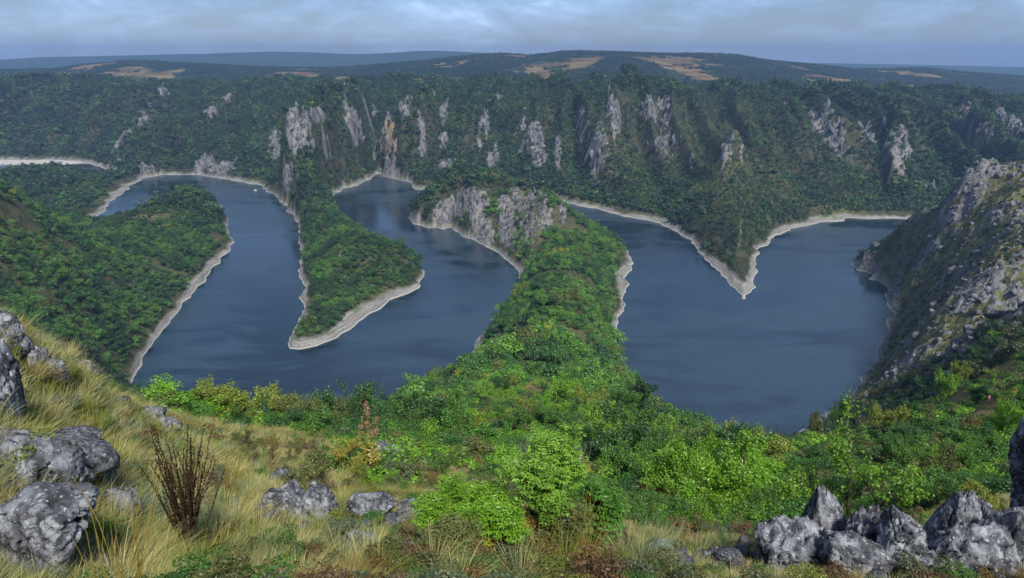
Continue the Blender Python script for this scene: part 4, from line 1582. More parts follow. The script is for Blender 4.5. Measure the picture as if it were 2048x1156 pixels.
def plant_near():
    for h in HAND:
        by_photo(*h[:6], h[6], RT)
    taken = [(t["x"], t["y"], t["w"] * 0.5) for t in TREES]

    def fill(zone, n, rr, aa, wr, cols, wts, kinds, kw, dens=None, gap=0.62, hw=(0.75, 1.05)):
        got, tries = 0, 0
        while got < n and tries < n * 60:
            tries += 1
            r = math.exp(RT.uniform(math.log(rr[0]), math.log(rr[1])))
            a = rad(RT.uniform(*aa))
            x, y = r * math.sin(a), r * math.cos(a)
            if (dens and not dens(x, y, r, math.degrees(a))) or open_ground(x, y, 3.6, 20.0):
                continue
            w = RT.uniform(*wr) * (1.0 if r > 40 else 0.8)
            if any((x - tx) ** 2 + (y - ty) ** 2 < (gap * (w * 0.5 + tw)) ** 2 for tx, ty, tw in taken):
                continue
            kd = kinds[int(np.searchsorted(np.cumsum(kw), RT.random() * sum(kw)))]
            if kd == "bush":
                w *= 0.7
            c = cols[int(np.searchsorted(np.cumsum(wts), RT.random() * sum(wts)))]
            h = w * RT.uniform(*hw)
            plant(kd, x, y, h, w, c, RT, zone=zone)
            taken.append((x, y, w * 0.5))
            got += 1

    G = ["bright green", "mid green", "dark green", "yellow green", "olive green", "rust brown"]
    fill("gully", 60, (27, 90), (5, 27), (4.0, 6.6), G, [.34, .32, .14, .13, .05, .02], ["round", "airy", "bush"], [.62, .25, .13],
         dens=lambda x, y, r, a: (a > 9 or r > 60) and (a < 24 - 0.02 * r or r > 150))
    fill("gully", 50, (85, 215), (6, 26), (3.4, 5.0), G, [.34, .32, .14, .13, .05, .02], ["round", "airy", "bush"], [.62, .25, .13], hw=(0.6, 0.85),
         dens=lambda x, y, r, a: a < 24 - 0.02 * r or r > 150)
    fill("ridge", 45, (62, 230), (-5, 9), (3.6, 6.4), G, [.34, .30, .12, .14, .08, .02], ["round", "airy", "bush"], [.6, .2, .2],
         dens=lambda x, y, r, a: a > -1.5 - (r - 60) * 0.02 and (r > 110 or a > 0))
    fill("brow", 36, (35, 75), (-31, -3), (3.0, 5.4), ["mid green", "dark green", "yellow green", "olive green", "bright green"], [.4, .2, .14, .16, .1],
         ["round", "airy", "bush"], [.5, .3, .2], dens=lambda x, y, r, a: a > -29 + 0.0 * r)
    fill("meadow", 26, (15, 32), (-19, 1), (1.2, 2.6), ["mid green", "grey green", "olive green", "yellow green", "rust brown", "bright green"], [.3, .2, .18, .12, .08, .12],
         ["bush", "airy"], [.85, .15], gap=0.8, hw=(0.5, 0.8))
    fill("flank", 42, (38, 250), (25, 41), (2.6, 5.2), G + ["golden"], [.18, .25, .22, .10, .15, .06, .04], ["round", "airy", "bush"], [.5, .15, .35],
         gap=0.9)


plant_near()

ZONE_TEXT = {"gully": "in the gully thicket", "ridge": "on the ridge neck", "brow": "along the grassy brow", "flank": "on the slope below the rocks", "meadow": "on the open grass"}
NTH = ["", "second", "third", "fourth", "fifth", "sixth", "seventh", "eighth", "ninth", "tenth", "eleventh", "twelfth"]


def label_trees():
    rows = {}
    for z in ZONE_TEXT:
        T = sorted([t for t in TREES if t["zone"] == z], key=lambda t: math.hypot(t["x"], t["y"]))
        for i, t in enumerate(T):
            t["row"] = "front" if i < len(T) / 3 else ("middle" if i < 2 * len(T) / 3 else "back")
        med = np.median([t["h"] for t in T])
        for t in T:
            t["size"] = "tall" if t["h"] > med else "low"
            form = {"round": "rounded tree", "airy": "loose airy tree", "bush": "spreading bush", "upright": "narrow tree"}[t["kind"]]
            t["base"] = f"{t['size']} {t['colour']} {form} {ZONE_TEXT[z]}, {t['row']}"
            rows.setdefault(t["base"], []).append(t)
    for b, L in rows.items():
        L.sort(key=lambda t: t["x"] / t["y"])
        for i, t in enumerate(L):
            lab = b
            if len(L) > 1:
                lab += ", leftmost of its kind" if i == 0 else f", {NTH[i]} from left"
            tag(t["e"], lab, "shrub" if t["kind"] == "bush" else "tree", {"gully": "trees of the gully thicket", "ridge": "trees on the ridge neck", "brow": "trees along the brow", "flank": "trees on the dry slope", "meadow": "shrubs on the open grass"}[t["zone"]])


label_trees()
# ---------------------------------------------------------------- limestone rocks of the foreground
def rock_material():
    t = NT("lichened_limestone")
    P = t.obj()
    rnd = t.new("ShaderNodeObjectInfo").outputs["Random"]
    off = t.new("ShaderNodeVectorMath", operation='ADD')
    t.put(off.inputs[0], P)
    cmbr = t.new("ShaderNodeCombineXYZ")
    for i in range(3):
        t.put(cmbr.inputs[i], t.math('MULTIPLY', rnd, 37.0 + 11 * i))
    t.put(off.inputs[1], cmbr.outputs[0])
    Q = off.outputs[0]
    a = t.noise(Q, 4.0, 6, 0.65)
    b = t.noise(Q, 17.0, 5, 0.7)
    g = t.noise(t.mapping(Q, (6, 6, 1.6)), 1.0, 5, 0.65)
    col = t.mix(t.step(a, 0.38, 0.62), (0.050, 0.056, 0.072), (0.26, 0.28, 0.335))
    col = t.mix(t.math('MULTIPLY', t.step(g, 0.52, 0.40), 0.75), col, (0.038, 0.041, 0.050))
    # pale lichen rosettes of several sizes
    for sc, th, c, k in ((7.0, 0.42, (0.40, 0.435, 0.50), 0.8), (19.0, 0.34, (0.50, 0.54, 0.59), 0.65), (3.2, 0.38, (0.35, 0.385, 0.44), 0.8)):
        wv = t.new("ShaderNodeVectorMath", operation='ADD')
        t.put(wv.inputs[0], Q)
        nz = t.noise(Q, sc * 1.4, 3, 0.6, 0, True)
        sv = t.new("ShaderNodeVectorMath", operation='SCALE')
        t.put(sv.inputs[0], nz)
        sv.inputs["Scale"].default_value = 0.9 / sc
        t.put(wv.inputs[1], sv.outputs[0])
        d = t.voronoi(wv.outputs[0], sc)
        pick = t.voronoi(wv.outputs[0], sc, out=1)
        sp = t.new("ShaderNodeSeparateColor")
        t.put(sp.inputs[0], pick)
        f = t.math('MULTIPLY', t.step(d, th, th * 0.72), t.step(sp.outputs[0], 0.58, 0.66))
        f = t.math('MULTIPLY', f, t.math('MULTIPLY', t.step(b, 0.35, 0.55), k))
        col = t.mix(f, col, c)
    oc = t.math('MULTIPLY', t.step(t.noise(Q, 3.1, 4, 0.6), 0.66, 0.72), t.step(b, 0.45, 0.6))
    col = t.mix(t.math('MULTIPLY', oc, 0.7), col, (0.30, 0.20, 0.05))
    h = t.math('ADD', t.math('MULTIPLY', a, 0.8), t.math('ADD', t.math('MULTIPLY', b, 0.35), t.math('MULTIPLY', g, 0.8)))
    t.principled(col, 0.88, 0.18, t.bump(h, 1.0, 0.09))
    return t.m


M_ROCK = rock_material()


def rock_mesh(name, seed, size, style="block", sub=5, lean=(0, 0)):
    rng = np.random.default_rng(seed)
    bm = bmesh.new()
    bmesh.ops.create_icosphere(bm, subdivisions=sub, radius=1.0)
    bm.verts.ensure_lookup_table()
    D = np.array([v.co for v in bm.verts])
    F = np.array([[v.index for v in f.verts] for f in bm.faces])
    bm.free()
    K = 17
    N = rand_dirs(K, rng)
    N[:5] = np.array([[1, 0.1, 0.05], [-1, -0.1, 0.1], [0.1, -1, 0.15], [0, 1, 0.1], [0.1, 0.1, 1]]) + rng.normal(0, 0.16, (5, 3))
    N /= np.linalg.norm(N, axis=1, keepdims=True)
    O = rng.uniform(0.72, 0.98, K)
    O[:5] = rng.uniform(0.66, 0.88, 5)
    q = np.maximum(D @ N.T, 0) / O
    r = np.power(np.sum(q ** 26, 1), -1 / 26)
    V = D * r[:, None]
    fa = rng.uniform(0, 50, 3)
    h = 0.10 * fbm(V[:, 0] * 1.6 + fa[0], V[:, 2] * 1.6 + V[:, 1] + fa[1], 4, seed % 50) + 0.08 * fbm(V[:, 1] * 2.4 + fa[1], V[:, 0] + V[:, 2] * 2 + fa[2], 4, seed % 50 + 3)
    # runnels worn by rain down the sides
    ang = np.arctan2(D[:, 1], D[:, 0])
    run = ridged(ang * 2.6 + 0.5 * fbm(V[:, 2] * 1.5 + fa[0], ang, 2, 5), V[:, 2] * 0.5 + fa[2], 3, seed % 40)
    h = 0.55 * h - 0.15 * sstep(0.6, 0.9, run) * (1 - 0.6 * np.abs(D[:, 2]))
    cr = np.abs(pnoise(V[:, 0] * 1.7 + fa[1], V[:, 2] * 1.3 - V[:, 1] * 0.6, seed % 30))
    h = h - 0.17 * (1 - sstep(0.0, 0.07, cr))
    c2 = np.abs(pnoise(V[:, 1] * 1.5 + V[:, 0] * 1.9 + fa[2], V[:, 2] * 2.3 + V[:, 0] * 0.7, seed % 30 + 4))
    h = h - 0.10 * (1 - sstep(0.0, 0.06, c2))
    h = h + 0.025 * fbm(V[:, 0] * 8, V[:, 2] * 8 + V[:, 1] * 6, 3, 9)
    V = V + D * h[:, None]
    if style == "spike":
        w = 1 - 0.62 * sstep(-0.3, 1.0, V[:, 2])
        V[:, 0] = V[:, 0] * w - 0.18 * sstep(-0.2, 1, V[:, 2])
        V[:, 1] *= w
    elif style == "twin":
        V[:, 2] -= 0.55 * np.exp(-((V[:, 0] + 0.12) / 0.14) ** 2) * sstep(-0.2, 0.6, V[:, 2])
        V[:, 2] -= 0.25 * sstep(0.1, 0.5, V[:, 0])
    elif style == "slab":
        V[:, 2] -= 0.35 * V[:, 0] * 0.5
    elif style == "ragged":
        V[:, 2] += 0.85 * sstep(-0.2, 0.6, V[:, 2]) * (ridged(V[:, 0] * 1.9 + fa[0], V[:, 1] * 0.9 + fa[1], 3, 11, 0.6) - 0.6)
    V[:, 0] += lean[0] * V[:, 2]
    V[:, 1] += lean[1] * V[:, 2]
    lo, hi = V.min(0), V.max(0)
    V = (V - (lo + hi) / 2) / (hi - lo) * np.array(size)
    V[:, 2] += size[2] / 2
    me = np_mesh(name, V, F, smooth=True)
    me.materials.append(M_ROCK)
    return me


# (column, top, distance, width px, style, label, seed, depth factor)
ROCK_LIST = [
    (130, 1022, 1190, 180, "block", "big dark boulder with white lichen spots, lowest by the dry grass fan", 3, 0.8),
    (62, 884, 1020, 205, "slab", "long sloping grey rock slab above the dark lichened boulder", 8, 0.8),
    (0, 700, 860, 100, "slab", "dark bedded rock at the picture edge above the sloping slab", 12, 0.9),
    (25, 652, 722, 80, "ragged", "small pale ragged rocks topmost on the grass slope", 15, 0.7),
    (62, 704, 745, 60, "ragged", "low ragged rock just below the topmost pale rocks", 17, 0.7),
    (100, 718, 10.5, 48, "block", "little grey stone beside the low ragged rock on the slope", 19, 0.7),
    (120, 872, 930, 90, "ragged", "rough brown and grey rock behind the long sloping slab", 23, 0.7),
    (205, 930, 1000, 85, "ragged", "ragged rock half hidden in grass beside the long slab", 25, 0.7),
    (255, 985, 1060, 66, "block", "squarish rock under arching grass beside the dark boulder", 27, 0.8),
    (312, 1015, 1050, 50, "ragged", "small pale stone in the grass near the dead seed stalks", 29, 0.7),
    (22, 1080, 1105, 34, "block", "small round stone beside the dark lichened boulder", 31, 0.9),
    (45, 1120, 1150, 40, "block", "fist shaped pale stone at the foot of the dark boulder", 33, 0.9),
    (295, 842, 16.0, 60, "slab", "flat grey rock on the crest of the grass slope", 35, 0.7),
    (318, 866, 15.5, 45, "block", "bluish stone next to the flat crest rock", 37, 0.7),
    (170, 772, 13.5, 50, "block", "small stone lying along the crest of the grass slope", 39, 0.7),
    (556, 985, 1040, 64, "block", "small shoulder stone leaning on the forked rock", 41, 0.8),
    (612, 970, 1052, 150, "twin", "forked grey rock with a pale pointed horn", 43, 0.6),
    (745, 990, 1045, 112, "block", "flat topped cracked rock beside the forked rock", 47, 0.6),
    (825, 1012, 1045, 70, "slab", "low pale ledge just beyond the flat topped rock", 49, 0.6),
    (850, 1030, 11.0, 44, "block", "small bluish stone against the leafy shrub", 51, 0.7),
    (722, 1066, 1100, 60, "ragged", "pale broken stone in grass below the flat topped rock", 53, 0.7),
    (805, 1085, 1140, 90, "ragged", "cluster like white lichened rock in front of the shrub", 55, 0.8),
    (846, 1105, 7.6, 46, "block", "little white stone touching the shrub base", 57, 0.8),
    (572, 938, 968, 46, "slab", "dark slanting stone below the rust brown sapling", 59, 0.8),
    (765, 898, 24.0, 74, "slab", "pinkish grey outcrop below the pink leaved tree", 61, 0.8),
    (1322, 1122, 7.9, 52, "slab", "flat blue grey stone sunk in the tufts", 63, 0.9),
    (1428, 1118, 7.4, 58, "ragged", "low rough stone before the big grey rocks", 65, 0.8),
    (1466, 1122, 7.3, 40, "block", "narrow stone next to the low rough stone", 67, 0.8),
    (1493, 1072, 8.3, 34, "spike", "small pale pointed stone beside the broad grey block", 69, 0.8),
    (1590, 1062, 1160, 165, "ragged", "broad grey block at the start of the rock row", 71, 0.7),
    (1640, 992, 1120, 92, "spike", "tall pointed rock standing above the broad block", 73, 0.7),
    (1700, 1100, 1165, 130, "slab", "low pale rock between the pointed rock and the domed rock", 75, 0.8),
    (1728, 1036, 1140, 100, "ragged", "domed rock with a pale smooth top", 77, 0.8),
    (1785, 1054, 1160, 100, "block", "dark rounded rock leaning on the domed rock", 79, 0.8),
    (1842, 1108, 1165, 80, "ragged", "low dark rock before the gap of grass", 81, 0.8),
    (1890, 1008, 1140, 82, "spike", "tall cracked rock with a split top", 83, 0.8),
    (1940, 1022, 1130, 84, "spike", "sloping shoulder rock joined to the tall cracked rock", 85, 0.8),
    (1930, 1085, 1170, 170, "ragged", "wide rough base rock beneath the tall cracked rock", 87, 0.7),
    (2022, 1046, 1150, 100, "block", "rounded pale rock under the edge pillar", 89, 0.8),
    (2046, 896, 1125, 112, "block", "tall pale rock pillar cut by the picture edge", 91, 0.8),
    (1672, 1078, 1140, 66, "block", "angular stone wedged below the pointed rock", 93, 0.8),
]


def foot(u, v, y0=3.0, y1=60.0):
    """where a sight line of the photograph meets the near ground"""
    ys = np.exp(np.linspace(math.log(y0), math.log(y1), 160))
    x0, _, z0 = unproj(u, v, Y=10.0)
    xs, zs = ys * x0 / 10.0, CAM_H + (z0 - CAM_H) * ys / 10.0
    k = int(np.argmax(ground_zs(xs, ys) > zs))
    return float(xs[k]), float(ys[k])


LAND = []      # landmarks used to tell the grass tufts apart


def build_rocks():
    for u, vt, Y, wpx, style, lab, seed, dep in ROCK_LIST:
        if Y > 100:        # given by the row of its foot: split the seen height between depth and height
            vb = Y
            x, y = foot(u, vb)
            zg = ground_z(x, y)
            dist = math.sqrt(x * x + y * y + (CAM_H - zg) ** 2)
            w = 0.90 * wpx * dist / FPX
            sn = (CAM_H - zg) / dist
            d = w * dep
            h = ((vb - vt) * dist / FPX - 0.75 * d * sn) / math.sqrt(1 - sn * sn)
            if h < 0.42 * w:
                h = max(0.42 * w, h)
            bury = 0.25 * w + 0.06
            q = (x * (1 + 0.5 * d / y), y + 0.5 * d)
            x, y = q
            zb = zg - bury
        else:
            x, y, zt = unproj(u, vt, Y=Y)
            zg = ground_z(x, y)
            w = wpx * math.hypot(Y, CAM_H - zt) / FPX
            h = max(zt - zg, 0.38 * w)
            bury = 0.30 * w + 0.08
            d = max(w * dep, 0.2)
            y += d * 0.3
            zb = max(zg - bury, zt - h - bury - 0.10 * d) if zt - zg > 0.3 * w else zg - bury
        me = rock_mesh("rock", seed, (w, d, h + bury), style, 5 if wpx > 60 else 4)
        o = bpy.data.objects.new("rock", me)
        o.location = (x, y, zb)
        o.rotation_euler = (0, 0, random.uniform(-0.25, 0.25))
        COL.objects.link(o)
        tag(o, lab, "rock", "grey limestone rocks of the foreground")
        LAND.append((x, y, lab))


build_rocks()


# ---------------------------------------------------------------- grass
def grass_material(name, instanced):
    t = NT(name)
    if instanced:
        tint = t.attr("tint", 'INSTANCER', 0)
    else:
        tint = t.new("ShaderNodeObjectInfo").outputs["Color"]
    al, v = t.attr("along", 'GEOMETRY', 2), t.attr("leafvar", 'GEOMETRY', 2)
    low = t.mix(0.6, tint, (0.075, 0.105, 0.030))
    col = t.mix(t.step(t.math('ADD', al, t.math('MULTIPLY', t.math('SUBTRACT', v, 0.5), 0.6)), 0.05, 0.62), low, tint)
    col = t.scale_col(col, t.math('ADD', t.math('MULTIPLY', v, 0.8), 0.6))
    d = t.new("ShaderNodeBsdfDiffuse")
    t.put(d.inputs["Color"], col)
    tr = t.new("ShaderNodeBsdfTranslucent")
    t.put(tr.inputs["Color"], col)
    m = t.new("ShaderNodeMixShader")
    m.inputs[0].default_value = 0.3
    t.l.new(d.outputs[0], m.inputs[1])
    t.l.new(tr.outputs[0], m.inputs[2])
    t.l.new(m.outputs[0], t.out.inputs["Surface"])
    return t.m


M_GRASS, M_GRASS_I = grass_material("tussock_grass", False), grass_material("grass_cover", True)


def tuft_mesh(name, rng, n, L, spread, droop, width, mat, lean=(0, 0), segs=4):
    """a tuft of curved blades; height about L"""
    V, F, AL, VR = [], [], [], []
    for i in range(n):
        w = rng.uniform(0, 2 * math.pi)
        rr = abs(rng.normal(0, 0.10)) * L
        p = np.array([math.cos(w) * rr, math.sin(w) * rr, -0.05])
        tilt = abs(rng.normal(0, spread)) + 0.06
        d = np.array([math.cos(w) * tilt + lean[0] * 0.6, math.sin(w) * tilt + lean[1] * 0.6, 1.0])
        d /= np.linalg.norm(d)
        l = L * rng.uniform(0.55, 1.15)
        side = np.cross(d, [0, 0, 1.0])
        side = side / (np.linalg.norm(side) + 1e-6)
        if rng.random() < 0.5:
            side = np.cross(d, side)
        b, vr = len(V), rng.random()
        dd = droop * rng.uniform(0.5, 1.5)
        for s in range(segs + 1):
            f = s / segs
            hw = width * (1 - f * 0.85) * 0.5
            if s < segs:
                V += [p - side * hw, p + side * hw]
                AL += [f, f]
                VR += [vr, vr]
            else:
                V.append(p.copy())
                AL.append(1.0)
                VR.append(vr)
            g = np.array([d[0] * 0.6 + lean[0], d[1] * 0.6 + lean[1], 0.0])
            d = d + (g * 0.35 + np.array([0, 0, -0.55])) * dd * (f + 0.25)
            d /= np.linalg.norm(d)
            p = p + d * l / segs
        for s in range(segs - 1):
            F += [(b + 2 * s, b + 2 * s + 1, b + 2 * s + 3), (b + 2 * s, b + 2 * s + 3, b + 2 * s + 2)]
        F.append((b + 2 * (segs - 1), b + 2 * segs - 1, b + 2 * segs))
    me = np_mesh(name, np.array(V), np.array(F))
    for nm, arr in (("along", AL), ("leafvar", VR)):
        at = me.attributes.new(nm, 'FLOAT', 'POINT')
        at.data.foreach_set("value", np.array(arr, np.float32))
    me.materials.append(mat)
    return me


_g = np.random.default_rng(55)
TUFTS = [tuft_mesh(f"tussock_{i}", _g, 240, 0.60, 0.55, 0.42, 0.0070, M_GRASS, ((0.35, -0.1), (0.2, -0.3), (0, 0), (-0.15, -0.2), (0.45, 0.1))[i]) for i in range(5)]
G_GRASS = instancer_group(proto_collection("grass_tuft", [tuft_mesh(f"grass_{i}", _g, 60, 0.27, 0.62, 0.45, 0.0075, M_GRASS_I, ((0.3, -0.1), (0.1, -0.25), (0, 0), (0.2, 0.1))[i], 3) for i in range(4)]))
STRAW, PALE, BLUEG, GREENG, BROWNG = (0.49, 0.46, 0.20), (0.45, 0.45, 0.24), (0.26, 0.35, 0.22), (0.26, 0.30, 0.06), (0.32, 0.23, 0.10)


def grass_cover():
    rng = np.random.default_rng(61)
    n = 40000
    r = np.exp(rng.uniform(math.log(1.9), math.log(75), n))
    a = rng.uniform(rad(-52), rad(48), n)
    x, y = r * np.sin(a), r * np.cos(a)
    deg = np.degrees(a)
    m1, m2 = fbm(x / 2.2, y / 2.2, 3, 81), fbm(x / 9, y / 9, 2, 82)
    bare = fbm(x / 3.5, y / 3.5, 2, 83)
    gully = (deg > 6.5) & (r > 11.5) & (deg < 33)
    keep = (bare > np.where(deg < -20, -0.22, -0.05)) & ~(gully & (r < 60) & (deg > 10)) & ~((r > 34) & (deg < 0) & (deg > -30))
    x, y, r, deg, m1, m2 = (v[keep] for v in (x, y, r, deg, m1, m2))
    z = ground_zs(x, y)
    n = len(x)
    s = rng.uniform(0.55, 1.15, n) * np.where(deg < -16, 1.5, 0.95) * np.where(r < 7, 0.8, 1.0)
    far = sstep(14, 40, r)
    cols = np.array([STRAW, PALE, BLUEG, GREENG, BROWNG])
    q = rng.random(n) + 0.55 * m1
    k = np.where(q < 0.04, 4, np.where(q < 0.36, 3, np.where(q < 0.50, 2, np.where(q < 0.75, 1, 0))))
    tint = np.concatenate([cols[k] * rng.uniform(0.8, 1.15, (n, 1)), np.ones((n, 1))], 1)
    scatter("grass", np.stack([x, y, z], 1), np.stack([s * (1 + far * 0.8), s * (1 + far * 0.8), s], 1),
            np.stack([np.zeros(n), np.zeros(n), rng.uniform(-0.9, 0.9, n)], 1), rng.integers(0, 4, n), tint, G_GRASS,
            "straw and green grass covering the near slope")


grass_cover()

TUFT_LIST = [  # column, row of the base, distance, size, colour word
    (215, 1040, 5.9, 1.05, "straw"), (265, 1120, 5.4, 0.95, "pale"), (150, 960, 7.2, 0.85, "pale"), (35, 1010, 6.0, 0.75, "brown"), (85, 1000, 6.2, 0.7, "brown"), (230, 905, 9.0, 1.0, "straw"),
    (300, 960, 8.5, 1.0, "straw"), (180, 830, 10.0, 1.0, "green"), (110, 790, 10.5, 1.05, "straw"), (60, 740, 10.0, 1.0, "straw"), (20, 650, 11.0, 1.1, "straw"), (75, 690, 12.0, 1.05, "straw"),
    (140, 745, 13.5, 1.1, "straw"), (200, 790, 15.0, 1.1, "green"), (250, 830, 15.5, 1.1, "straw"), (320, 900, 11.0, 1.0, "blue green"), (340, 920, 10.5, 1.1, "pale"), (415, 1060, 7.3, 1.1, "blue green"), (440, 1090, 7.0, 1.1, "blue green"),
    (470, 1020, 8.6, 1.0, "straw"), (520, 1070, 8.2, 1.1, "straw"), (560, 1090, 8.0, 1.0, "pale"), (600, 1110, 7.4, 1.1, "straw"), (660, 1090, 8.2, 0.95, "blue green"), (690, 1130, 6.9, 1.0, "pale"),
    (820, 1050, 10.0, 0.9, "straw"), (840, 1075, 9.3, 0.85, "straw"), (640, 1060, 9.6, 0.9, "green"), (1250, 1130, 7.4, 1.1, "pale"), (1290, 1145, 7.0, 1.1, "blue green"), (1340, 1105, 8.4, 1.1, "pale"),
    (1370, 1130, 7.6, 1.0, "green"), (1400, 1100, 8.4, 1.0, "straw"), (1450, 1095, 8.5, 1.1, "blue green"), (1480, 1120, 7.8, 0.9, "straw"), (1320, 1080, 9.2, 0.95, "straw"), (1820, 1085, 8.6, 1.05, "straw"), (1800, 1060, 9.4, 1.0, "green"),
    (1975, 1075, 8.2, 0.7, "pale"), (740, 1150, 6.5, 1.0, "straw"), (330, 1130, 5.6, 0.9, "pale"), (380, 1010, 9.0, 1.0, "straw"), (540, 985, 13.0, 0.9, "straw"), (910, 1130, 7.0, 0.8, "straw"), (1210, 1100, 8.2, 0.9, "brown"),
]


def place_tufts():
    rng = np.random.default_rng(91)
    items = []
    for u, v, Y, s, c in TUFT_LIST:
        x, y, z = unproj(u, v, Y=Y)
        items.append((x, y, s, c))
    n = 0
    while n < 60:
        r, a = math.exp(rng.uniform(math.log(5.5), math.log(19))), rng.uniform(-39, 8)
        if a > -12 and r > 14:
            continue
        x, y = r * math.sin(rad(a)), r * math.cos(rad(a))
        if min((x - i[0]) ** 2 + (y - i[1]) ** 2 for i in items) < 0.35:
            continue
        items.append((x, y, rng.uniform(0.7, 1.1), ["straw", "pale", "green", "blue green"][int(rng.choice(4, p=[.45, .25, .2, .1]))]))
        n += 1
    cmap = {"straw": STRAW, "pale": PALE, "blue green": BLUEG, "green": GREENG, "brown": BROWNG}
    groups = {}
    for i, (x, y, s, c) in enumerate(items):
        o = bpy.data.objects.new("grass_tuft", TUFTS[i % 5])
        o.location = (x, y, ground_z(x, y) - 0.02)
        o.scale = (s, s, s * rng.uniform(0.85, 1.1))
        o.rotation_euler = (0, 0, rng.uniform(-0.7, 0.7))
        k = np.array(cmap[c]) * rng.uniform(0.85, 1.12)
        o.color = (*k, 1)
        COL.objects.link(o)
        near = min(LAND, key=lambda q: (q[0] - x) ** 2 + (q[1] - y) ** 2)
        groups.setdefault((c, near[2]), []).append((x / y, o, math.hypot(x - near[0], y - near[1])))
    short = {}
    for (c, lm), L in groups.items():
        L.sort(key=lambda q: q[0])
        w = lm.split()
        # the landmark's first words, cut before its own relation
        cut = len(w)
        for i, q in enumerate(w):
            if q in ("with", "above", "at", "topmost", "just", "beside", "behind", "half", "under", "in", "near", "on", "next", "lying", "leaning", "below", "against", "touching", "sunk", "before", "standing", "between", "joined", "beneath", "cut", "wedged", "beyond") and i > 1:
                cut = i
                break
        base = f"{c} grass tuft near the {' '.join(w[:cut])}".replace(",", "")
        short.setdefault(base, []).extend(L)
    for base, L in short.items():
        L.sort(key=lambda q: q[0])
        for i, (_, o, _) in enumerate(L):
            tag(o, base + ("" if len(L) == 1 else (", leftmost" if i == 0 else f", {NTH[i]} from left")), "grass tuft", "grass tufts on the near slope")


place_tufts()


# ---------------------------------------------------------------- particular plants of the foreground
def compound_leaves(name, tips, rng, per, leaflet, mat, rachis=0.20, pairs=4):
    Q, N, A = [], [], []
    for p, d in tips:
        for _ in range(per):
            w = rng.uniform(0, 2 * math.pi)
            dd = np.array([math.cos(w), math.sin(w), rng.uniform(0.15, 0.9)]) + d * 0.5
            dd /= np.linalg.norm(dd)
            q = p.copy()
            L = rachis * rng.uniform(0.7, 1.2)
            side = np.cross(dd, [0, 0, 1.0])
            side /= np.linalg.norm(side) + 1e-6
            for k in range(pairs):
                q = q + dd * L / pairs
                dd = dd + np.array([0, 0, -0.20])
                dd /= np.linalg.norm(dd)
                up = np.cross(side, dd)
                for sg in (-1, 1):
                    a = side * sg * 0.9 + dd * 0.55 + np.array([0, 0, -0.12])
                    a /= np.linalg.norm(a)
                    Q.append(q + a * leaflet * 0.5)
                    A.append(a)
                    N.append(up + rng.normal(0, 0.22, 3))
            Q.append(q + dd * leaflet * 0.5)
            A.append(dd.copy())
            N.append(np.cross(side, dd) + rng.normal(0, 0.2, 3))
    Q, A, N = np.array(Q), np.array(A), np.array(N)
    N /= np.linalg.norm(N, axis=1, keepdims=True)
    B = np.cross(N, A)
    n = len(Q)
    s = leaflet * rng.uniform(0.75, 1.2, n)[:, None]
    V = np.empty((n, 4, 3))
    V[:, 0] = Q - A * s * 0.5
    V[:, 1] = Q - B * s * 0.23 + N * s * 0.09
    V[:, 2] = Q + A * s * 0.55 - N * s * 0.05
    V[:, 3] = Q + B * s * 0.23 + N * s * 0.09
    me = np_mesh(name, V.reshape(-1, 3), np.arange(n * 4).reshape(n, 4))
    at = me.attributes.new("leafvar", 'FLOAT', 'FACE')
    at.data.foreach_set("value", rng.random(n).astype(np.float32))
    me.materials.append(mat)
    return me


def leafy_sapling(u, v_top, Y, wpx, colour, stems, label, seed, leaflet=0.06, per=5, turned=None, kids=6):
    rng = np.random.default_rng(seed)
    x, y, zt = unproj(u, v_top, Y=Y)
    zg = ground_z(x, y)
    H = max(zt - zg, 0.8)
    T, tips = grow(rng, H * 0.92, stems, 0.62, 3, (0, 0), kids, 0.12, 0.5, 0.010)
    P = np.array([t[0] for t in tips])
    k = wpx * math.hypot(Y, 5) / FPX / (np.percentile(np.hypot(P[:, 0], P[:, 1]), 95) * 2 + 0.15)
    fz = H / (P[:, 2].max() + 0.12)
    for t in T.V:
        t[0] *= k
        t[1] *= k
        t[2] *= fz
    tips = [(p * np.array([k, k, fz]), d) for p, d in tips]
    e = empty("sapling", (x, y, zg - 0.03))
    tag(e, label, "shrub")
    wd = bpy.data.objects.new("stem", T.mesh("sapling_wood", M_BARK))
    wd.parent = e
    COL.objects.link(wd)
    hi = np.array([t[0][2] for t in tips])
    order = np.argsort(hi)
    parts = [("foliage", tips, TINT[colour] if isinstance(colour, str) else colour)]
    if turned:
        nlow = int(len(tips) * turned[0])
        parts = [("foliage", [tips[i] for i in order[nlow:]], TINT[colour]), ("turning_foliage", [tips[i] for i in order[:nlow]], turned[1])]
    for nm, tp, c in parts:
        o = bpy.data.objects.new(nm, compound_leaves("sapling_" + nm, tp, rng, per, leaflet, M_LEAF))
        o.parent = e
        o.color = (*c, 1)
        COL.objects.link(o)
        if nm == "turning_foliage":
            o['label'] = "yellowing lower leaves"
    return e


leafy_sapling(1112, 882, 8.3, 165, (0.100, 0.200, 0.024), 4, "tall fresh green sapling with drooping leaflets, centre of the foreground", 501, 0.070, 4)
leafy_sapling(955, 985, 7.9, 215, "bright green", 6, "broad leafy shrub with yellowing leaves beside the fresh green sapling", 502, 0.062, 4, (0.45, (0.19, 0.17, 0.025)))
leafy_sapling(1195, 968, 8.5, 110, "mid green", 4, "darker green leafy shrub on the tuft side of the fresh sapling", 503, 0.066, 4)
leafy_sapling(1072, 1010, 7.7, 175, "olive green", 5, "low shrub with orange and green leaves under the fresh sapling", 504, 0.056, 4, (0.55, (0.22, 0.13, 0.03)))
leafy_sapling(905, 1080, 7.2, 120, "olive green", 4, "small dark stemmed shrub before the broad leafy shrub", 505, 0.05, 3)


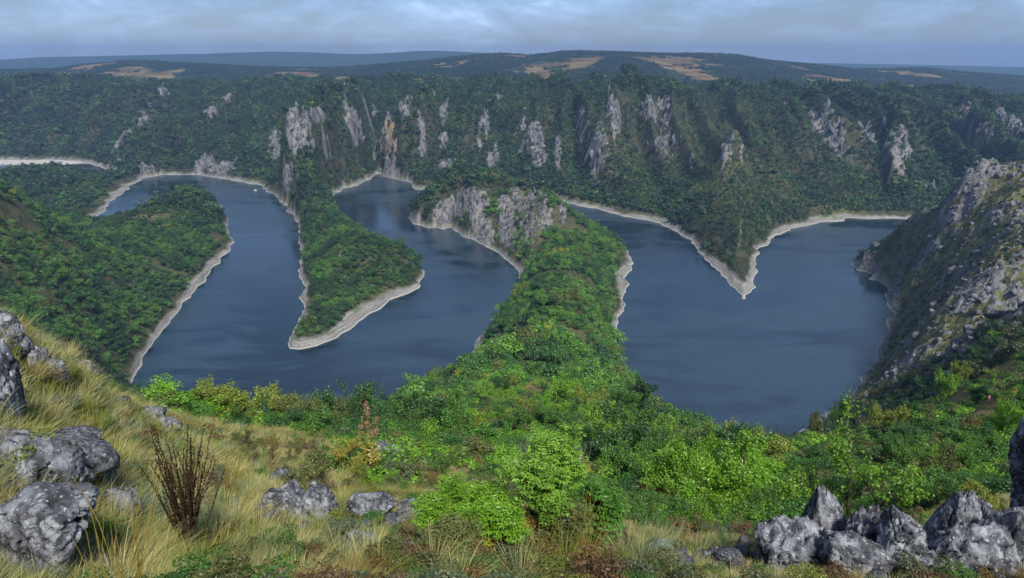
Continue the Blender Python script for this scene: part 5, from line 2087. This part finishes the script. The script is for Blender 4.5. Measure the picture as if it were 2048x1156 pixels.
def stalks(name, label, cat, u, v, Y, n, H, spread, colour, seed, lean=(0.0, 0.0), heads=False, thick=0.0045):
    rng = np.random.default_rng(seed)
    x, y = foot(u, v)
    zg = ground_z(x, y)
    T = Tubes()
    BV, BF = [], []
    for i in range(n):
        w = rng.uniform(0, 2 * math.pi)
        d = np.array([math.cos(w) * spread * rng.random() + lean[0], math.sin(w) * spread * rng.random() + lean[1], 1.0])
        d /= np.linalg.norm(d)
        h = H * rng.uniform(0.55, 1.0)
        p = np.array([math.cos(w) * 0.05, math.sin(w) * 0.05, -0.05])
        if heads and i > 4:
            p = p + np.array([lean[0], lean[1], 1.0]) * H * rng.uniform(0.05, 0.42)
            h *= 0.72
        P = [p.copy()]
        for s in range(7):
            d = d + rng.normal(0, 0.05, 3) + np.array([0, 0, 0.05 if heads else -0.02])
            d /= np.linalg.norm(d)
            p = p + d * h / 7
            P.append(p.copy())
        T.add(P, np.linspace(thick, thick * 0.35, 8), 4)
        if heads:
            m = int(h / 0.021)
            for j in range(m):
                f = 0.22 + 0.78 * j / m
                k = min(int(f * 7), 6)
                c = P[k] + (P[k + 1] - P[k]) * (f * 7 - k)
                c = c + rng.normal(0, 0.006, 3)
                s = rng.uniform(0.007, 0.0145) * (1.1 - 0.4 * f)
                b = len(BV)
                BV += [c + np.array(q) * s for q in ((1, 0, 0), (-1, 0, 0), (0, 1, 0), (0, -1, 0), (0, 0, 1.4), (0, 0, -1.2))]
                BF += [(b + a1, b + a2, b + a3) for a1, a2, a3 in ((0, 2, 4), (2, 1, 4), (1, 3, 4), (3, 0, 4), (2, 0, 5), (1, 2, 5), (3, 1, 5), (0, 3, 5))]
    t = NT(name + "_straw")
    t.principled(t.mix(t.noise(t.obj(), 14.0, 3, 0.6), tuple(c * 0.6 for c in colour), tuple(c * 1.25 for c in colour)), 0.85, 0.15)
    e = empty(name, (x, y, zg))
    tag(e, label, cat)
    o = bpy.data.objects.new("stem", T.mesh(name + "_stem", t.m))
    o.parent = e
    COL.objects.link(o)
    if heads:
        me = np_mesh(name + "_seeds", np.array(BV), np.array(BF))
        ts = NT(name + "_seed")
        ts.principled(ts.mix(ts.noise(ts.obj(), 30.0, 3, 0.6), (0.018, 0.010, 0.007), (0.058, 0.033, 0.019)), 0.8, 0.15)
        me.materials.append(ts.m)
        s = bpy.data.objects.new("seed_heads", me)
        s.parent = e
        COL.objects.link(s)
    return e


stalks("dead_dock_plant", "tall dead dock plant with dark brown seed spikes", "plant", 384, 1125, 6.0, 54, 1.72, 0.40, (0.032, 0.020, 0.012), 601, (0.02, 0), True, 0.006)
stalks("dead_dock_plant", "short dead dock stalks at the foot of the tall dead plant", "plant", 425, 1110, 6.3, 6, 0.62, 0.35, (0.06, 0.032, 0.016), 602, (0.18, 0), True, 0.0045)
stalks("grass_stalks", "long yellow stalks leaning away beside the tall dead plant", "plant", 455, 1010, 8.5, 26, 1.25, 0.30, (0.30, 0.20, 0.045), 603, (0.28, 0))
stalks("grass_stalks", "tall yellow stalks on the grass crest against the dark wood", "plant", 95, 668, 12.5, 26, 1.15, 0.35, (0.26, 0.20, 0.045), 604, (0.15, 0))
stalks("grass_stalks", "golden bare stems rising before the darker green shrub", "plant", 1165, 1130, 7.3, 22, 1.15, 0.34, (0.42, 0.27, 0.06), 605, (0.16, 0))
stalks("grass_stalks", "golden stems in front of the fresh green sapling", "plant", 1075, 1140, 7.2, 18, 0.85, 0.30, (0.42, 0.27, 0.06), 606, (-0.04, 0))
stalks("grass_stalks", "pale bent stalks between the sloping shoulder rock and the pillar", "plant", 1965, 1085, 7.9, 12, 0.8, 0.4, (0.34, 0.30, 0.15), 607, (-0.15, 0))
stalks("grass_stalks", "thin seed stalks standing in the tufts by the grey block", "plant", 1545, 1130, 7.1, 8, 0.85, 0.3, (0.30, 0.22, 0.08), 608, (-0.1, 0))
stalks("grass_stalks", "crossed dry stalks low in front of the tall dead plant", "plant", 400, 1150, 5.4, 8, 0.9, 0.75, (0.36, 0.26, 0.06), 609, (0.35, -0.1))


# ---------------------------------------------------------------- undergrowth that fills the thickets
G_UNDER = instancer_group(proto_collection("bush_crown", [o.data for o in MID_SET.objects] + [crown_mesh(f"bush_crown_{i}", _g, 1500, 11, 0.062, 0.8, 0.45) for i in range(6)]))


def undergrowth():
    rng = np.random.default_rng(71)
    n = 9000
    r = np.exp(rng.uniform(math.log(17), math.log(260), n))
    a = rng.uniform(-32, 42, n)
    x, y = r * np.sin(np.radians(a)), r * np.cos(np.radians(a))
    gully = (a > 6) & (a < 30) & (r > 19 + np.abs(a - 18) * 0.4)
    ridge = (r > 62) & (a > -6) & (a <= 9)
    brow = (r > 34) & (a < -3)
    flank = (a >= 24) & (r > 26) & (fbm(x / 11, y / 11, 3, 88) > 0.05)
    wild = (a > -16) & (a < 6) & (r > 16) & (r < 62) & (fbm(x / 5, y / 5, 3, 89) > np.where(r < 25, 0.28, 0.05))
    keep = ~open_ground(x, y) & (gully | (ridge & (fbm(x / 14, y / 14, 3, 90) > -0.15)) | brow | flank | wild)
    x, y, r, a = (v[keep] for v in (x, y, r, a))
    z, rock, oc, s = terrain(x, y)
    k = (rock < 0.3) & (s > 6)
    x, y, z, r, a = (v[k] for v in (x, y, z, r, a))
    n = len(x)
    h = rng.uniform(0.7, 1.6, n) * np.clip(0.5 + r / 90, 0.55, 1.5)
    w = h * rng.uniform(1.1, 1.8, n)
    tint = 1.2 * palette(n, rng, [TINT["dark green"], TINT["mid green"], TINT["bright green"], TINT["olive green"], TINT["rust brown"], TINT["golden"]],
                   [.24, .36, .22, .16, .014, .010], x, y, 8)
    near = r < 75
    scatter("undergrowth", np.stack([x, y, z - 0.15], 1), np.stack([w, w, h], 1), np.stack([rng.uniform(-.15, .15, n), rng.uniform(-.15, .15, n), rng.uniform(0, 6.28, n)], 1),
            np.where(near, 6, 0) + rng.integers(0, 6, n), tint, G_UNDER, "mixed green undergrowth between the trees of the near slopes")


undergrowth()


def ground_litter():
    """low herbs between the tussocks and small stones round the rocks"""
    rng = np.random.default_rng(73)
    n = 2600
    r, a = np.exp(rng.uniform(math.log(3.6), math.log(32), n)), rng.uniform(rad(-42), rad(42), n)
    x, y = r * np.sin(a), r * np.cos(a)
    k = fbm(x / 1.6, y / 1.6, 3, 77) > -0.05
    x, y, r = x[k], y[k], r[k]
    n = len(x)
    h = rng.uniform(0.10, 0.34, n)
    w = h * rng.uniform(1.0, 1.8, n)
    tint = palette(n, rng, [TINT["mid green"], TINT["olive green"], TINT["grey green"], TINT["rust brown"], (0.10, 0.06, 0.03), TINT["yellow green"]], [.25, .2, .2, .13, .14, .08], x, y, 1.5)
    scatter("herbs", np.stack([x, y, ground_zs(x, y)], 1), np.stack([w, w, h], 1), np.stack([np.zeros(n), np.zeros(n), rng.uniform(0, 6.28, n)], 1),
            6 + rng.integers(0, 6, n), tint, G_UNDER, "low green and brown herbs between the grass tufts")
    P = []
    for (lx, ly, _) in LAND:
        m = 16
        P.append(np.stack([lx + rng.normal(0, 0.55, m), ly + rng.normal(-0.1, 0.5, m)], 1))
    P = np.concatenate(P)
    n = len(P)
    s = np.exp(rng.normal(-2.9, 0.55, n))
    scatter("stones", np.stack([P[:, 0], P[:, 1], ground_zs(P[:, 0], P[:, 1]) + s * 0.2], 1), np.stack([s * 1.3, s, s * 0.8], 1),
            np.stack([rng.normal(0, .4, n), rng.normal(0, .4, n), rng.uniform(0, 6.28, n)], 1), rng.integers(0, 5, n), np.ones((n, 4)), G_STONE,
            "small broken stones lying round the foreground rocks")


G_STONE = instancer_group(proto_collection("stone", [rock_mesh(f"stone_{i}", 200 + i, (2, 2, 2), "block", 2) for i in range(5)]))
ground_litter()


# ---------------------------------------------------------------- boat, hiker
def build_boat():
    x, y, _ = unproj(511, 381)
    e = empty("motor_boat", (x, y, 0), rad(20))
    tag(e, "small white motor boat alone on the dark water by the far shore", "boat")
    t = NT("white_hull")
    t.principled(t.mix(t.noise(t.obj(), 3.0), (0.74, 0.75, 0.76), (0.84, 0.84, 0.83)), 0.35, 0.4)
    g = NT("boat_glass")
    g.principled((0.03, 0.05, 0.07), 0.1, 0.5)
    st = [(-2.6, 0.95, -0.25, 0.75), (-1.2, 1.1, -0.3, 0.78), (0.6, 1.05, -0.3, 0.85), (1.9, 0.65, -0.25, 0.98), (2.9, 0.05, 0.3, 1.1)]
    V, F = [], []
    for sx, w, kz, dz in st:
        V += [(sx, -w, dz), (sx, -w * 0.75, 0.05), (sx, 0, kz), (sx, w * 0.75, 0.05), (sx, w, dz)]
    for i in range(4):
        for j in range(4):
            F.append((i * 5 + j, i * 5 + j + 1, i * 5 + 6 + j, i * 5 + 5 + j))
    F += [(4, 3, 2, 1, 0)]
    for i in range(4):
        F.append((i * 5, i * 5 + 5, i * 5 + 9, i * 5 + 4))
    mesh_obj("hull", V, F, t.m, e)
    c = [(-1.6, 0.8, 0.8), (1.1, 0.75, 0.88), (0.6, 0.62, 1.9), (-1.5, 0.7, 1.95)]
    V = [(a, s * b, h) for s in (-1, 1) for a, b, h in c]
    F = [(0, 1, 2, 3), (7, 6, 5, 4), (1, 5, 6, 2), (0, 3, 7, 4), (3, 2, 6, 7)]
    cb = mesh_obj("cabin", V, F, t.m, e)
    V = [(1.04, -0.55, 1.12), (1.04, 0.55, 1.12), (0.72, 0.5, 1.78), (0.72, -0.5, 1.78)]
    V += [(q[0] + 0.06, q[1], q[2] + 0.02) for q in V]
    mesh_obj("windscreen", V, [(0, 1, 2, 3), (7, 6, 5, 4), (0, 4, 5, 1), (1, 5, 6, 2), (2, 6, 7, 3), (3, 7, 4, 0)], g.m, cb)


build_boat()


def build_hiker():
    Y = None
    # stand on the slope where the sight line of the figure's feet meets the ground
    for k in range(400):
        Yt = 40 + k * 0.6
        x, y, z = unproj(1974, 812, Y=Yt)
        if ground_z(x, y) >= z:
            Y = Yt
            break
    Y = Y or 115.0
    x, y, z = unproj(1974, 812, Y=Y)
    z = ground_z(x, y)
    J = {"pel": (0, 0, .95), "chest": (0, 0.02, 1.30), "neck": (0, 0.03, 1.47), "head": (0, 0.0, 1.60), "top": (0, 0.0, 1.70),
         "ls": (-.18, 0.02, 1.40), "le": (-.27, -.06, 1.15), "lh": (-.20, -.25, 1.08), "rs": (.18, 0.02, 1.40), "re": (.26, 0.06, 1.14), "rh": (.28, -.06, .90),
         "lk": (-.10, -.06, .50), "la": (-.11, .06, .08), "lt": (-.11, -.14, .03), "rk": (.11, .04, .50), "ra": (.12, .10, .08), "rt": (.12, -.10, .03)}
    R = {"pel": .15, "chest": .16, "neck": .06, "head": .105, "top": .07, "ls": .07, "le": .045, "lh": .035, "rs": .07, "re": .045, "rh": .035, "lk": .065, "la": .045, "lt": .035, "rk": .065, "ra": .045, "rt": .035}
    E = [("pel", "chest"), ("chest", "neck"), ("neck", "head"), ("head", "top"), ("chest", "ls"), ("ls", "le"), ("le", "lh"), ("chest", "rs"), ("rs", "re"), ("re", "rh"),
         ("pel", "lk"), ("lk", "la"), ("la", "lt"), ("pel", "rk"), ("rk", "ra"), ("ra", "rt")]
    names = list(J)
    me = bpy.data.meshes.new("body")
    me.from_pydata([J[n] for n in names], [(names.index(a), names.index(b)) for a, b in E], [])
    e = empty("person", (x, y, z), rad(25))
    tag(e, "hiker in a pink top and purple trousers standing on the dry slope", "person")
    o = bpy.data.objects.new("body", me)
    COL.objects.link(o)
    o.parent = e
    sk = o.modifiers.new("skin", 'SKIN')
    for i, n in enumerate(names):
        me.skin_vertices[0].data[i].radius = (R[n], R[n] * 0.85)
        me.skin_vertices[0].data[i].use_root = (n == "pel")
    o.modifiers.new("sub", 'SUBSURF').levels = 2
    o.modifiers["sub"].render_levels = 2
    t = NT("hiker_clothes")
    sp = t.new("ShaderNodeSeparateXYZ")
    t.put(sp.inputs[0], t.obj())
    zc = sp.outputs[2]
    c = t.mix(t.step(zc, 0.98, 1.0), (0.16, 0.10, 0.24), (0.48, 0.17, 0.24))
    c = t.mix(t.step(zc, 1.47, 1.48), c, (0.55, 0.33, 0.24))
    c = t.mix(t.step(zc, 0.10, 0.09), c, (0.04, 0.035, 0.03))
    t.principled(c, 0.8, 0.1)
    me.materials.append(t.m)
    h = NT("dark_hair")
    h.principled(h.mix(h.noise(h.obj(), 20), (0.02, 0.014, 0.01), (0.05, 0.035, 0.025)), 0.6, 0.2)
    bm = bmesh.new()
    bmesh.ops.create_icosphere(bm, subdivisions=2, radius=0.125)
    for v in bm.verts:
        v.co = Vector((v.co.x * 0.92, v.co.y * 0.95 + 0.025, v.co.z * (0.9 if v.co.z > 0 else 1.35) + 1.655))
    hm = bpy.data.meshes.new("hair")
    bm.to_mesh(hm)
    bm.free()
    hm.materials.append(h.m)
    ho = bpy.data.objects.new("hair", hm)
    ho.parent = e
    COL.objects.link(ho)


build_hiker()
